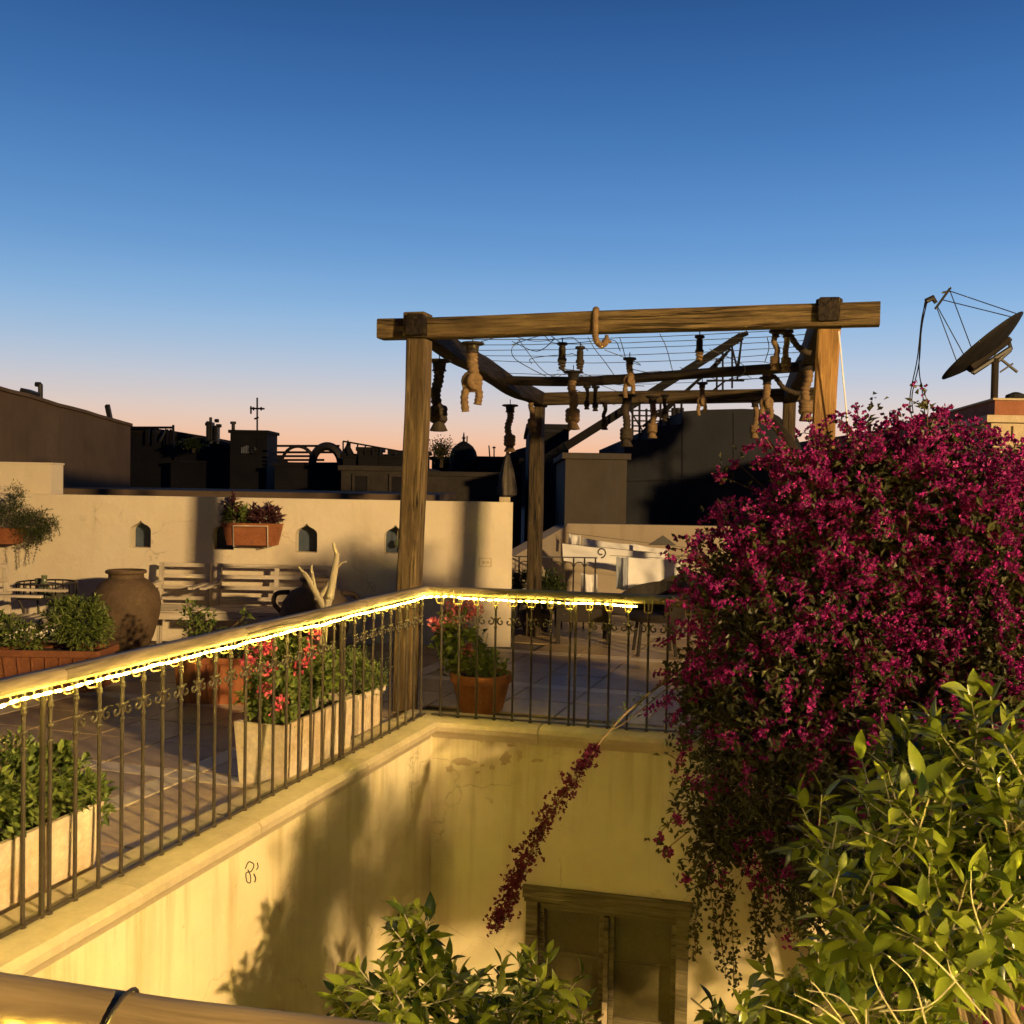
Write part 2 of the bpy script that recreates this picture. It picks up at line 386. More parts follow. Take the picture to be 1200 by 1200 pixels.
    def lathe(s, prof, c, seg=24, sx=1.0, sy=1.0, wob=None, cap=(True, True)):
        "prof: list of (radius, height above c)"
        c = V(c); vs, fs = [], []
        for i, (r, z) in enumerate(prof):
            for k in range(seg):
                t = 2 * PI * k / seg
                rr = r * (wob(t, i) if wob else 1)
                vs.append(c + V((math.cos(t) * rr * sx, math.sin(t) * rr * sy, z)))
        n = len(prof)
        for i in range(n - 1):
            for k in range(seg):
                j = (k + 1) % seg
                fs.append((i*seg+k, i*seg+j, i*seg+seg+j, i*seg+seg+k))
        if cap[0]: fs.append(tuple(range(seg - 1, -1, -1)))
        if cap[1]: fs.append(tuple((n-1)*seg+k for k in range(seg)))
        return s.add(vs, fs, [a - c for a in vs])
    def prism(s, poly, d, ls=None):
        "closed polygon (list of points) swept by vector d"
        n = len(poly); poly = [V(p) for p in poly]; d = V(d)
        vs = poly + [p + d for p in poly]
        fs = [tuple(range(n - 1, -1, -1)), tuple(range(n, 2 * n))]
        fs += [(i, (i + 1) % n, n + (i + 1) % n, n + i) for i in range(n)]
        return s.add(vs, fs)
    def leaf(s, p, d, up, L, W, fold=.25):
        p = V(p); d = d.normalized(); sd = d.cross(up)
        if sd.length < 1e-4: sd = d.orthogonal()
        sd.normalize(); nn = sd.cross(d)
        m = p + d * (L * .48)
        return s.add([p, m + sd * (W / 2) + nn * (W * fold), p + d * L - nn * (L * .08), m - sd * (W / 2) + nn * (W * fold)], [(0, 1, 2), (0, 2, 3)])
    def build(s, name, mat, parent=None, smooth=False, root=None):
        o = make_obj(name, s, MAT[mat], parent, smooth)
        return o

def origin_of(o):
    while o.parent: o = o.parent
    return o
def make_obj(name, mb, mat, parent=None, smooth=False):
    off = V((0, 0, 0))
    if parent is not None: off = V(origin_of(parent)['_org'])
    else:
        lo = [min(v[i] for v in mb.v) for i in range(3)]; hi = [max(v[i] for v in mb.v) for i in range(3)]
        off = V(((lo[0] + hi[0]) / 2, (lo[1] + hi[1]) / 2, lo[2]))
    me = bpy.data.meshes.new(name)
    me.from_pydata([v - off for v in mb.v], [], mb.f)
    at = me.attributes.new('loc', 'FLOAT_VECTOR', 'POINT')
    at.data.foreach_set('vector', [x for v in mb.l for x in v])
    if smooth: me.polygons.foreach_set('use_smooth', [True] * len(me.polygons))
    me.materials.append(mat); me.update()
    o = bpy.data.objects.new(name, me); COL.objects.link(o)
    if parent is not None: o.parent = parent
    else:
        o.location = off; o['_org'] = tuple(off)
    return o
def recalc(o):
    bm = bmesh.new(); bm.from_mesh(o.data); bmesh.ops.recalc_face_normals(bm, faces=bm.faces); bm.to_mesh(o.data); bm.free()
    return o
def smooth_angle(o, deg=40):
    o.data.polygons.foreach_set('use_smooth', [True] * len(o.data.polygons))
    o.data.set_sharp_from_angle(angle=math.radians(deg)); return o
def thing(name, label, cat, loc, group=None):
    o = bpy.data.objects.new(name, None); COL.objects.link(o)
    o.empty_display_size = .1
    o.location = loc; o['_org'] = tuple(loc); o['label'] = label; o['category'] = cat
    if group: o['group'] = group
    return o
def tag(o, label, cat, group=None):
    o['label'] = label; o['category'] = cat
    if group: o['group'] = group
    return o
def structure(o): o['kind'] = 'structure'; return o
def stuff(o): o['kind'] = 'stuff'; return o
def inst(src, parent, M):
    "another object on the same mesh, placed by matrix in the parent's frame"
    c = src.copy(); COL.objects.link(c); c.parent = parent; c.matrix_local = M; return c
def copy_tree(o, parent=None):
    c = o.copy(); COL.objects.link(c); c.parent = parent
    for ch in list(o.children): copy_tree(ch, c)
    return c
def place(M_loc, rz=0.0): return Matrix.Translation(M_loc) @ Matrix.Rotation(rz, 4, 'Z')
def arc(c, r, a0, a1, ax, ay, n=12):
    return [V(c) + ax * (r * math.cos(a0 + (a1 - a0) * i / n)) + ay * (r * math.sin(a0 + (a1 - a0) * i / n)) for i in range(n + 1)]
def curve(pts, n=10):
    "Catmull-Rom through pts"
    P = [V(p) for p in pts]; P = [P[0] * 2 - P[1]] + P + [P[-1] * 2 - P[-2]]; out = []
    for i in range(1, len(P) - 2):
        for k in range(n):
            t = k / n
            out.append(.5 * ((2*P[i]) + (P[i+1]-P[i-1])*t + (2*P[i-1]-5*P[i]+4*P[i+1]-P[i+2])*t*t + (3*P[i]-P[i-1]-3*P[i+1]+P[i+2])*t**3))
    out.append(P[-2]); return out
X, Y, Z = V((1, 0, 0)), V((0, 1, 0)), V((0, 0, 1))
def rdir(rng):
    while True:
        d = V((rng.uniform(-1, 1), rng.uniform(-1, 1), rng.uniform(-1, 1)))
        if .05 < d.length < 1: return d.normalized()

# ------------------------------------------------------------------ plan of the place
def proj(p):
    d = V(p) - EYE; w = d.dot(_f)
    return 600 + FPX * d.dot(CR) / w, 600 - FPX * d.dot(CU) / w, w
TOPZ = .05                                   # coping top; terrace floor is z = 0
C0 = On(497, 838, TOPZ)                      # corner of the two railings
L1 = On(0, 1102, TOPZ); R1 = On(800, 860, TOPZ)
uL = flat(L1 - C0).normalized()              # along the left railing, towards the camera
vB = flat(R1 - C0).normalized()              # along the far railing, to the right
nL = V((uL.y, -uL.x, 0)) ;  nL = nL if nL.x < 0 else -nL      # to the terrace side of the left railing
nB = V((-vB.y, vB.x, 0)) ;  nB = nB if nB.y > 0 else -nB      # to the terrace side of the far railing
RAILZ = .90
A0, A1 = On(0, 1141, RAILZ), On(440, 1197, RAILZ)
wN = flat(A1 - A0).normalized()              # along the near handrail
# courtyard corners (railing lines)
def meet(p, d, q, e):
    den = d.x * e.y - d.y * e.x
    t = ((q.x - p.x) * e.y - (q.y - p.y) * e.x) / den
    return V((p.x + d.x * t, p.y + d.y * t, 0))
C0f = flat(C0)
N1 = meet(C0f, uL, flat(A0), wN)
D0 = C0f + vB * 5.4
N2 = meet(D0, uL, flat(A0), wN)
COURT_Z = -3.35

# ground, terrace slab, courtyard floor
g = MB(); g.add([(-900, -900, -6), (900, -900, -6), (900, 1500, -6), (-900, 1500, -6)], [(0, 1, 2, 3)])
structure(g.build('ground', 'earth'))
e = .13
inner = [C0f + nL * e * .6 + nB * e, D0 + nB * e - nL * e, N2 - nB * e - nL * e, N1 - nB * e + nL * e]
outer = [V((-14, 15.5, 0)), V((14, 15.5, 0)), V((14, -7, 0)), V((-14, -7, 0))]
g = MB()
for k in range(4):
    j = (k + 1) % 4
    q = [inner[k], inner[j], outer[j], outer[k]]
    g.prism([p + V((0, 0, -.26)) for p in q], (0, 0, .25))
floor = structure(recalc(g.build('terrace_floor', 'mortar')))
g = MB(); q = [inner[k] + (inner[k] - (inner[0] + inner[2]) / 2) * .15 for k in range(4)]
g.prism([V((p.x, p.y, COURT_Z - .2)) for p in q], (0, 0, .2))
structure(recalc(g.build('courtyard_floor', 'mortar')))

# floor tiles of the terrace
aL = -uL
tm = MB(); tm.obox((0, 0, -.006), X, Y, Z, 1, 1, .012, 0)
tm.v = [V((v.x * (.985 if v.z > -.006 else 1), v.y * (.985 if v.z > -.006 else 1), v.z)) for v in tm.v]
rngt = random.Random(3)
def axis_cells(lo, hi, size, band, every):
    out, k, p = [], 0, lo
    while p < hi:
        b = (k % (every + 1) == every); s_ = band if b else size
        out.append((p, s_, b)); p += s_; k += 1
    return out
cells = []
for (i0, si, bi) in axis_cells(-4.6, 6.0, .46, .15, 3):
    for (j0, sj, bj) in axis_cells(-5.2, 7.0, .46, .15, 4):
        ci, cj = i0 + si / 2, j0 + sj / 2
        if i0 < .15 and j0 < .15 and not (i0 + si <= -9): 
            continue
        c = C0f + aL * ci + nL * cj
        if c.y > 9.75 and c.x < .1: continue
        if c.y > 13.5: continue
        px, py, w = proj(c)
        if w < .5 or px < -60 or px > 850 or py > 1090: continue
        cells.append((w, c, si, sj, bi or bj))
cells.sort(key=lambda t: t[0])
MAT['t0'], MAT['t1'] = MAT['tile'], MAT['tile_white']
rzt = math.atan2(aL.y, aL.x)
src = {}
rest = MB()
for k, (w, c, si, sj, white) in enumerate(cells):
    tilt = rngt.uniform(-.0015, .0015)
    if k < 300:
        if white not in src:
            o = make_obj('tile', tm, MAT['tile_white' if white else 'tile'], None); src[white] = o
        else:
            o = src[white].copy(); COL.objects.link(o)
        o.parent = floor
        o.matrix_local = Matrix.Translation(c + V((0, 0, tilt)) - V(floor['_org'])) @ Matrix.Rotation(rzt, 4, 'Z') @ Matrix.Diagonal((si - .008, sj - .008, 1, 1))
        if '_org' in o: del o['_org']
    else:
        rest.obox(c + V((0, 0, -.006)), aL, nL, Z, si - .008, sj - .008, .012)
if rest.v: stuff(rest.build('tile_field', 'tile', floor))

# ------------------------------------------------------------------ courtyard walls with coping stones
prof = [(.145, -.01), (.145, .05), (-.10, .05), (-.132, .042), (-.150, .018), (-.146, -.012), (-.122, -.034), (-.108, -.060), (.0, -.060), (.0, -.01)]
def coping(parent, p0, d, n_, s0, s1, step, seed):
    rg = random.Random(seed); s_ = s0
    while s_ < s1 - .05:
        e_ = min(s_ + step * rg.uniform(.85, 1.15), s1)
        if s1 - e_ < .3: e_ = s1
        b = MB(); dz = rg.uniform(-.002, .002); dn = rg.uniform(-.003, .003)
        b.prism([p0 + d * (s_ + .003) + n_ * (a + dn) + V((0, 0, z + dz)) for a, z in prof], d * (e_ - s_ - .006))
        b.l = [V(((v - p0).dot(d), (v - p0).dot(n_), v.z)) for v in b.v]
        smooth_angle(recalc(b.build('coping_stone', 'coping', parent)), 35)
        s_ = e_
WF = .10                                      # wall face behind the railing line, courtyard side
wl_ = thing('courtyard_wall', 'cream plastered courtyard wall below the long railing, with a black scribble', 'wall', C0f + uL * 2 + V((0, 0, COURT_Z)))
LL = (N1 - C0f).length
b = MB()
f0 = C0f - nL * WF
def grid_wall(b, p0, d, n_, th, s0, s1, z0, z1):
    "slab with its face on p0..d and its back th behind along n_"
    b.obox(p0 + d * ((s0 + s1) / 2) + n_ * (th / 2) + V((0, 0, (z0 + z1) / 2)), d, n_, Z, s1 - s0, th, z1 - z0)
    for i in range(-8, 0):
        v = b.v[i]; b.l[i] = V(((v - p0).dot(d), (v - p0).dot(n_), v.z))
grid_wall(b, f0, uL, nL, .2, -.2, LL + .3, COURT_Z, -.03)
b.build('plaster', 'court', wl_)
coping(wl_, C0f, uL, nL, .148, LL, .95, 5)
# scribble on the plaster
def stroke(b, pts, p0, d, n_, r=.0024):
    b.tube(curve([OnV(px, py, p0, d)[2] - n_ * .002 for px, py in pts], 6), r, 5)
b = MB(); pl = f0
stroke(b, [(287, 1018), (291, 1010), (297, 1013), (294, 1021), (288, 1023), (289, 1033), (293, 1034), (293, 1026), (290, 1019)], pl, uL, nL)
b.build('scribble', 'ink', wl_)
b = MB()
stroke(b, [(301, 1011), (302, 1016), (300, 1019)], pl, uL, nL)
b.build('scribble', 'ink', wl_)
b = MB(); stroke(b, [(297, 1024), (299, 1029), (298, 1034)], pl, uL, nL, .003); b.build('scribble', 'ink', wl_)

wf_ = thing('courtyard_wall', 'cream courtyard wall under the short railing, with a wooden door and flaking plaster', 'wall', C0f + vB * 2 + V((0, 0, COURT_Z)))
f1 = C0f - nB * WF
FL = 5.4
ds0, dz0, _ = OnV(617, 1042, f1, vB); ds1, dz1, _ = OnV(808, 1062, f1, vB)
DT = (dz0 + dz1) / 2
b = MB()
grid_wall(b, f1, vB, nB, .2, -.05, ds0, COURT_Z, -.03)
grid_wall(b, f1, vB, nB, .2, ds1, FL + .1, COURT_Z, -.03)
grid_wall(b, f1, vB, nB, .2, ds0, ds1, DT, -.03)
b.build('plaster', 'court', wf_)
coping(wf_, C0f, vB, nB, -.148, FL, .95, 9)
# flaked patches
rg = random.Random(12)
def patch(px, py, rx, ry, n=14):
    pts = []
    for k in range(n):
        t = 2 * PI * k / n; rr = rg.uniform(.55, 1.15)
        pts.append(OnV(px + math.cos(t) * rx * rr, py + math.sin(t) * ry * rr, f1, vB)[2] - nB * .0005)
    b = MB(); b.prism(pts, -nB * .0022)
    recalc(b.build('bare_patch', 'bare_plaster', wf_))
for a in ((543, 893, 14, 6), (527, 901, 5, 5), (556, 893, 3, 2), (566, 897, 3, 1.6), (577, 899, 4, 3.5), (592, 890, 8, 9), (609, 884, 4, 9), (629, 891, 7, 3), (574, 866, 15, 5), (560, 905, 3, 2), (628, 868, 4, 3), (645, 872, 3, 2), (600, 873, 6, 3)):
    patch(*a)
# door: frame, two leaves with glass above a lock rail
door = MB()
fw = .10
def fbox(b, s0, s1, z0, z1, n0, n1, ch=.004):
    b.obox(f1 + vB * ((s0 + s1) / 2) + nB * ((n0 + n1) / 2) + V((0, 0, (z0 + z1) / 2)), vB, nB, Z, s1 - s0, n1 - n0, z1 - z0, ch)
dr = MB(); fbox(dr, ds0 + .02, ds1 - .02, COURT_Z + .01, DT - .02, .12, .14)
door = dr.build('door', 'door_wood', wf_)
b = MB(); fbox(b, ds0 - .02, ds1 + .02, DT - .045, DT + .03, -.03, .10); fbox(b, ds0 - .012, ds1 + .012, DT - .075, DT - .046, -.016, .10)
b.build('lintel', 'door_wood', door)
for s0, s1 in ((ds0, ds0 + .075), (ds1 - .075, ds1)):
    b = MB(); fbox(b, s0, s1, COURT_Z, DT - .076, -.012, .11); b.build('jamb', 'door_wood', door)
mid = (ds0 + ds1) / 2
b = MB(); fbox(b, mid - .015, mid + .015, COURT_Z + .02, DT - .13, .012, .07); b.build('meeting_stile', 'door_wood', door)
b = MB(); fbox(b, ds0 + .078, ds1 - .078, DT - .128, DT - .078, .03, .10); b.build('head_rail', 'door_wood', door)
for s0, s1 in ((ds0 + .078, mid - .017), (mid + .017, ds1 - .078)):
    for q0, q1 in ((s0, s0 + .03), (s1 - .03, s1)):
        b = MB(); fbox(b, q0, q1, COURT_Z + .02, DT - .13, .04, .10); b.build('stile', 'door_wood', door)
    for z, hh in ((DT - .42, .009), (DT - .80, .03), (DT - 1.3, .03)):
        b = MB(); fbox(b, s0 + .032, s1 - .032, z - hh, z + hh, .05 if hh > .02 else .075, .10); b.build('rail', 'door_wood', door)
    b = MB(); fbox(b, s0 + .032, s1 - .032, DT - .78, DT - .13, .085, .095, 0); b.build('pane', 'glass', door)
b = MB(); fbox(b, mid - .016, mid + .016, DT - .80, DT - .66, .0, .011); b.tube([f1 + vB * mid + V((0, 0, DT - .73)), f1 + vB * mid - nB * .04 + V((0, 0, DT - .73)), f1 + vB * (mid - .03) - nB * .045 + V((0, 0, DT - .75))], .008, 8)
b.build('handle', 'cream_trim', door)

wn_ = thing('courtyard_wall', 'courtyard wall carrying the round wooden handrail in the foreground', 'wall', flat(A0) + V((0, 0, COURT_Z)))
b = MB(); nN = V((-wN.y, wN.x, 0)); LN = (N2 - N1).length
grid_wall(b, N1 + nN * WF, wN, -nN, .2, -.3, LN + .2, COURT_Z, -.03); b.build('plaster', 'court', wn_)
coping(wn_, N1, wN, -nN, -.14, LN, .95, 15)
wr_ = thing('courtyard_wall', 'courtyard side wall behind the bougainvillea', 'wall', flat(D0) + V((0, 0, COURT_Z)))
b = MB(); grid_wall(b, D0 + nL * WF, uL, -nL, .2, -.1, (N2 - D0).length + .1, COURT_Z, -.03); b.build('plaster', 'court', wr_)
coping(wr_, D0, uL, -nL, .0, (N2 - D0).length, .95, 19)

# ------------------------------------------------------------------ railings
bal = MB()
bal.tube([(0, 0, 0), (0, 0, .80)], .0075, 8)
for z, r in ((.725, .012), (.735, .010), (.655, .012), (.60, .0115), (.005, .013)):
    bal.lathe([(.0075, z - .008), (r, z - .004), (r, z + .004), (.0075, z + .008)], (0, 0, 0), 8)
clip = MB()                                   # forked bracket holding the handrail
for sx in (-1, 1):
    clip.tube(curve([(0, -.022, .742), (sx * .020, -.030, .744), (sx * .024, -.044, .775), (sx * .026, -.046, .826)], 4), .0044, 5)
scr = scr1 = MB(); scr2 = MB()                # pair of scrolls between two balusters
sp = .0
def spiral(cx, cz, r0, s, n=16):
    return [(cx + s * math.cos(t) * r0 * (1 - .055 * k), 0, cz + math.sin(t) * r0 * (1 - .055 * k)) for k in range(n) for t in [PI * .5 + k * .42]]
for cx, s_ in ((.034, 1), (.086, -1)):
    pts = [V(p) for p in spiral(cx, .635, .027, s_)]
    if s_ < 0: scr = scr2
    scr.tube(pts, .0050, 6)
def railing(name, label, p0, d, L, spacing, seed, heavy, posts=True, scroll=True, first=.06):
    rg = random.Random(seed)
    r = thing(name, label, 'railing', p0 + V((0, 0, TOPZ)))
    rz = math.atan2(d.y, d.x)
    # wooden handrail in butted lengths
    s_ = -.04
    while s_ < L:
        e_ = min(s_ + rg.uniform(.95, 1.3), L + .02)
        if L - e_ < .3: e_ = L + .02
        b = MB(); b.beam(p0 + d * (s_ + .0015) + V((0, 0, RAILZ - .028)), p0 + d * (e_ - .0015) + V((0, 0, RAILZ - .028 + rg.uniform(-.002, .002))), .088, .05, .013, n=6, wob=.002, seed=seed + s_)
        smooth_angle(b.build('handrail', 'rail_wood', r), 50); s_ = e_
        if e_ >= L: break
    b = MB(); b.beam(p0 + V((0, 0, TOPZ + .814)), p0 + d * L + V((0, 0, TOPZ + .814)) + 0 * d, .012, .006, .001); b.build('top_bar', 'iron', r)
    b = MB(); b.beam(p0 + V((0, 0, TOPZ + .012)), p0 + d * L + V((0, 0, TOPZ + .012)), .022, .008, .001); b.build('bottom_bar', 'iron', r)
    src = {}
    k, s_ = 0, first
    while s_ < L - .02:
        for nm, mb_, mt_ in (('baluster', bal, 'iron'), ('bracket', clip, 'brass_clip'), ('scroll', scr1, 'iron'), ('scroll_', scr2, 'iron')):
            if nm[:6] == 'scroll' and (not scroll or k in heavy or s_ + spacing > L or (k + 1) in heavy): continue
            M = place(p0 + d * s_ + V((0, 0, TOPZ)) - V(r['_org']) + V((0, 0, 0)), rz + (rg.uniform(-.03, .03) if nm[:6] != 'scroll' else 0))
            if nm not in src:
                o = make_obj(nm.strip('_'), mb_, MAT[mt_]); del o['_org']; src[nm] = o; o.parent = r
                o.location = (0, 0, 0)
                off = V((0, 0, 0))
                lo = [min(v[i] for v in mb_.v) for i in range(3)]; hi = [max(v[i] for v in mb_.v) for i in range(3)]
                sh = V(((lo[0] + hi[0]) / 2, (lo[1] + hi[1]) / 2, lo[2])); src[nm + '_sh'] = sh
            else:
                o = src[nm].copy(); COL.objects.link(o); o.parent = r
            o.matrix_local = M @ Matrix.Translation(src[nm + '_sh']) @ (Matrix.Rotation(rg.uniform(-.3, .3), 4, 'Z') @ Matrix.Diagonal((rg.uniform(.7, 1.15), 1, rg.uniform(.85, 1.05), 1)) if nm == 'bracket' else Matrix.Identity(4))
        if k in heavy:
            b = MB(); q = p0 + d * (s_ + .035); b.beam(q + V((0, 0, TOPZ)), q + V((0, 0, TOPZ + .83)), .015, .015, .002, up=d); b.build('newel', 'iron', r)
        s_ += spacing * rg.uniform(.97, 1.03); k += 1
    return r
railing('iron_railing', 'long wrought iron railing with wooden handrail, over the wall with the scribble', C0f, uL, LL - .05, .121, 1, (9, 27))
railing('iron_railing', 'short wrought iron railing with wooden handrail, between the timber post and the bougainvillea', C0f + vB * .05, vB, 3.4, .122, 2, (7, 21))

# near railing in front of the camera: rounded handrail and its iron work below the frame
rn = thing('iron_railing', 'rounded wooden handrail in the foreground, tied round with thin black wire', 'railing', flat(A0) + V((0, 0, TOPZ)))
nA0 = flat(A0) + nN * -.0145; b = MB()
hz = RAILZ - .031
b.tube([nA0 - wN * 1.0 + V((0, 0, hz)) + wN * (i * .25) + V((0, 0, .003 * math.sin(i * 2.1))) for i in range(24)], .034, 20)
smooth_angle(b.build('handrail', 'near_rail', rn), 60)
b = MB()
c_ = OnV(118, 1170, nA0 + nN * -.04, wN)[0]
b.tube([nA0 - nN * .04 * 0 + wN * (c_ + .012 * math.cos(t)) + nN * (-math.sin(t) * .0362) + V((0, 0, hz + math.cos(t) * .0362)) for t in [i * 2 * PI / 24 for i in range(25)]], .0028, 6)
b.tube([nA0 + wN * (c_ - .006) + nN * -.037 + V((0, 0, hz - .01)), nA0 + wN * (c_ - .022) + nN * -.043 + V((0, 0, hz + .004)), nA0 + wN * (c_ - .02) + nN * -.045 + V((0, 0, hz - .03))], .0025, 6)
b.build('tie_wire', 'black_iron', rn)
b = MB(); b.beam(nA0 - wN * 1 + V((0, 0, hz - .045)), nA0 + wN * 4.6 + V((0, 0, hz - .045)), .024, .008, .001); b.build('top_bar', 'iron', rn)
osrc = None
for k in range(40):
    q = nA0 + wN * (-.9 + k * .135)
    b = MB(); b.tube([q + V((0, 0, TOPZ)), q + V((0, 0, hz - .048))], .0075, 6); b.build('baluster', 'iron', rn)

# LED ropes under the handrails
def led(name, label, pts, r=.005, mat='led'):
    b = MB(); b.tube(pts, r, 6); return tag(b.build(name, mat, None, True), label, 'light')
rg = random.Random(31)
def ledline(p0, d, n_, L, off, z, sag, start=0.0):
    out = []; k = int(L / .03)
    for i in range(k + 1):
        s_ = start + i * .03
        zz = z + sag * (noise.noise(V((s_ * 3.1, off, 3))) + .5 * noise.noise(V((s_ * 9, 2, off))))
        out.append(p0 + d * s_ + n_ * (off + .006 * noise.noise(V((s_ * 6, 9, 1)))) + V((0, 0, zz)))
    return out
led('rope_light', 'glowing yellow rope light clipped under the long handrail', ledline(C0f, uL, nL, LL - .1, -.044, RAILZ - .068, .010))
led('rope_light', 'glowing yellow rope light under the short handrail, ending beside the bougainvillea', ledline(C0f, vB, nB, 1.40, -.044, RAILZ - .069, .016))
led('rope_light', 'added yellow rope light hidden below the foreground handrail, brightening the courtyard', ledline(nA0 - wN * .9, wN, nN, 4.6, .03, hz - .05, .004), .006, 'led_court_fill')

led('rope_light', 'glowing yellow rope light along the inner edge of the foreground handrail', ledline(nA0 - wN * .9, wN, nN, 3.2, -.038, hz - .014, .003), .005)
# ------------------------------------------------------------------ back wall of the terrace with arched niches
WY = 9.9
wt = thing('terrace_wall', 'long low cream wall with small pointed niches behind the benches', 'wall', V((-2.6, WY, 0)))
WT = 1.405
def nichepts(cx, zb, w, h):
    "pointed ogee opening, clockwise from bottom left"
    hw = w / 2; zs = zb + h * .62
    left = [(-hw, zb), (-hw, zs), (-hw * .93, zs + h * .10), (-hw * .68, zs + h * .19), (-hw * .34, zs + h * .25), (-hw * .12, zs + h * .32), (0, zb + h)]
    right = [(-x, z) for x, z in reversed(left[:-1])]
    return [(cx + x, z) for x, z in left + right]
niches = []
for px0, px1, pt, pb in ((152, 177, 610, 641.5), (249, 274, 612, 644), (346, 372, 613.5, 647), (450, 476, 615.5, 648.5)):
    a = At(px0, pb, WY); c = At(px1, pt, WY); niches.append(((a.x + c.x) / 2, a.z, c.x - a.x, c.z - a.z))
TH = .15
b = MB(); xs = -6.2
xend = At(601, 600, WY).x; xstart = At(49, 600, WY).x
def wbox(x0, x1, z0, z1): b.box(x0, x1, WY, WY + TH, z0, z1)
for (cx, zb, w, h) in niches:
    x0, x1 = cx - w / 2, cx + w / 2
    wbox(xs, x0, 0, WT); wbox(x0, x1, 0, zb)
    pts = nichepts(cx, zb, w, h)[1:-1]
    poly = [V((x0, WY, WT))] + [V((x, WY, z)) for x, z in pts] + [V((x1, WY, WT))]
    # spandrel in strips so that it stays flat and clean
    for (xa, za), (xb, zb_) in zip(pts[:-1], pts[1:]):
        if xb - xa < 1e-5: continue
        b.prism([V((xa, WY, za)), V((xb, WY, zb_)), V((xb, WY, WT)), V((xa, WY, WT))], (0, TH, 0))
    xs = x1
wbox(xs, xend, 0, WT)
b.l = [v.copy() for v in b.v]
recalc(b.build('plaster', 'plaster', wt))
for (cx, zb, w, h) in niches:
    b = MB(); b.box(cx - w * .7, cx + w * .7, WY + TH + .002, WY + TH + .02, zb - .05, zb + h + .05)
    b.build('niche_back', 'niche_back', wt)
b = MB(); b.box(At(585, 587, WY).x, At(598, 587, WY).x, WY + .02, WY + .10, WT + .001, WT + .05, .004); o = b.build('sensor_box', 'cream_trim', None)
tag(o, 'small cream electrical box on the free end of the low wall', 'box')
q = At(569, 659, WY); b = MB()
for (dx0, dx1, dz0, dz1) in ((-.06, .06, .036, .042), (-.06, .06, -.042, -.036), (-.06, -.054, -.036, .036), (.054, .06, -.036, .036), (-.03, -.005, -.012, .012), (.008, .033, -.012, .012)):
    b.box(q.x + dx0, q.x + dx1, WY - .008, WY + .002, q.z + dz0, q.z + dz1)
b.build('socket_plate', 'coping', wt)
w2 = thing('terrace_wall', 'taller cream wall end stepping up beside the trailing wall plant', 'wall', V((-5.4, WY + .2, 0)))
b = MB(); b.box(-8, At(61, 560, WY + .17).x, WY + .153, WY + .42, 0, At(30, 544, WY + .17).z); b.build('plaster', 'plaster', w2)
b = MB(); b.box(-8, At(61, 560, WY + .17).x + .01, WY + .145, WY + .43, At(30, 544, WY + .17).z + .0005, At(30, 544, WY + .17).z + .02, .004); b.build('cap', 'plaster', w2)

# ------------------------------------------------------------------ pergola
PZ = 2.62                                      # centre line of the front beam
def lvl(px, py, z): return On(px, py, z)
fl = flat(On(490, 384, PZ)); fr = flat(On(971, 371, PZ)); pd = (fr - fl).normalized()
pg = thing('timber_pergola', 'weathered timber pergola frame with wires and hanging ropes', 'pergola', flat(fl))
rl = V((At(630, 466, 10.6).x, 10.6, 0)); rr = V((At(926, 462, 9.75).x, 9.75, 0))
def post(p, z0, z1, w, mat, seed, base=None, lean=V((0, 0, 0))):
    b = MB(); b.beam(V((p.x, p.y, z0)) - lean, V((p.x, p.y, z1)), w, w, .012, up=pd, n=14, wob=.012, seed=seed); return smooth_angle(b.build('post', mat, pg), 35)
bp = flat(On(484, 836, 0.0)) + nL * .0
post(fl + (0.006 * pd), 0.0, PZ - .085, .142, 'wood', 1.1, lean=V((.055, 0, 0)))
post(fr, 0.0, PZ - .085, .135, 'wood_orange', 4.2, lean=V((.05, 0, 0)))
post(rl, 0.0, 2.38, .135, 'rear_wood', 7.3)
post(rr, 0.0, 2.40, .12, 'rear_wood', 9.1)
e0, e1 = flat(On(446, 386, PZ)), flat(On(1031, 368, PZ))
def tim(a, b_, w, h, mat, seed, n=18, wob=.012):
    b = MB(); b.beam(a, b_, w, h, .010, n=n, wob=wob, seed=seed); return smooth_angle(b.build('beam', mat, pg), 35)
zf = V((0, 0, PZ))
tim(e0 + zf, e1 + zf, .13, .135, 'wood', 2.2)
# side beams, from the front corners to the rear posts, lying half lapped on the front beam
bk = (rl - fl).normalized(); bk2 = (rr - fr).normalized()
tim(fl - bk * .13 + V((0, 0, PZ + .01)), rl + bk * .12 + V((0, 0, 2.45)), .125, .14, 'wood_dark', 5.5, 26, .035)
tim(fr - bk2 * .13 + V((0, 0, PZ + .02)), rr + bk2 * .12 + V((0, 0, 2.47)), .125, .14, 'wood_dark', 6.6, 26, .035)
tim(rl - pd * .02 + V((0, 0, 2.46)), rr + (rr - rl).normalized() * .25 + V((0, 0, 2.475)), .11, .125, 'rear_wood', 8.8)
ml = fl.lerp(rl, .60); mr = fr.lerp(rr, .50)
b = MB(); b.tube(curve([ml + V((0, 0, 2.50)), ml.lerp(mr, .3) + V((0, 0, 2.47)), ml.lerp(mr, .65) + V((0, 0, 2.50)), mr + V((0, 0, 2.53))], 8), .042, 9); smooth_angle(b.build('beam', 'dark_wood', pg), 60)
# bent dark pipe brace at the right rear
b = MB(); b.tube(curve([At(893, 486, 9.2), At(908, 497, 9.1), At(925, 518, 9.0), At(940, 545, 9.0)], 6), .045, 10); b.build('brace', 'dark_wood', pg)
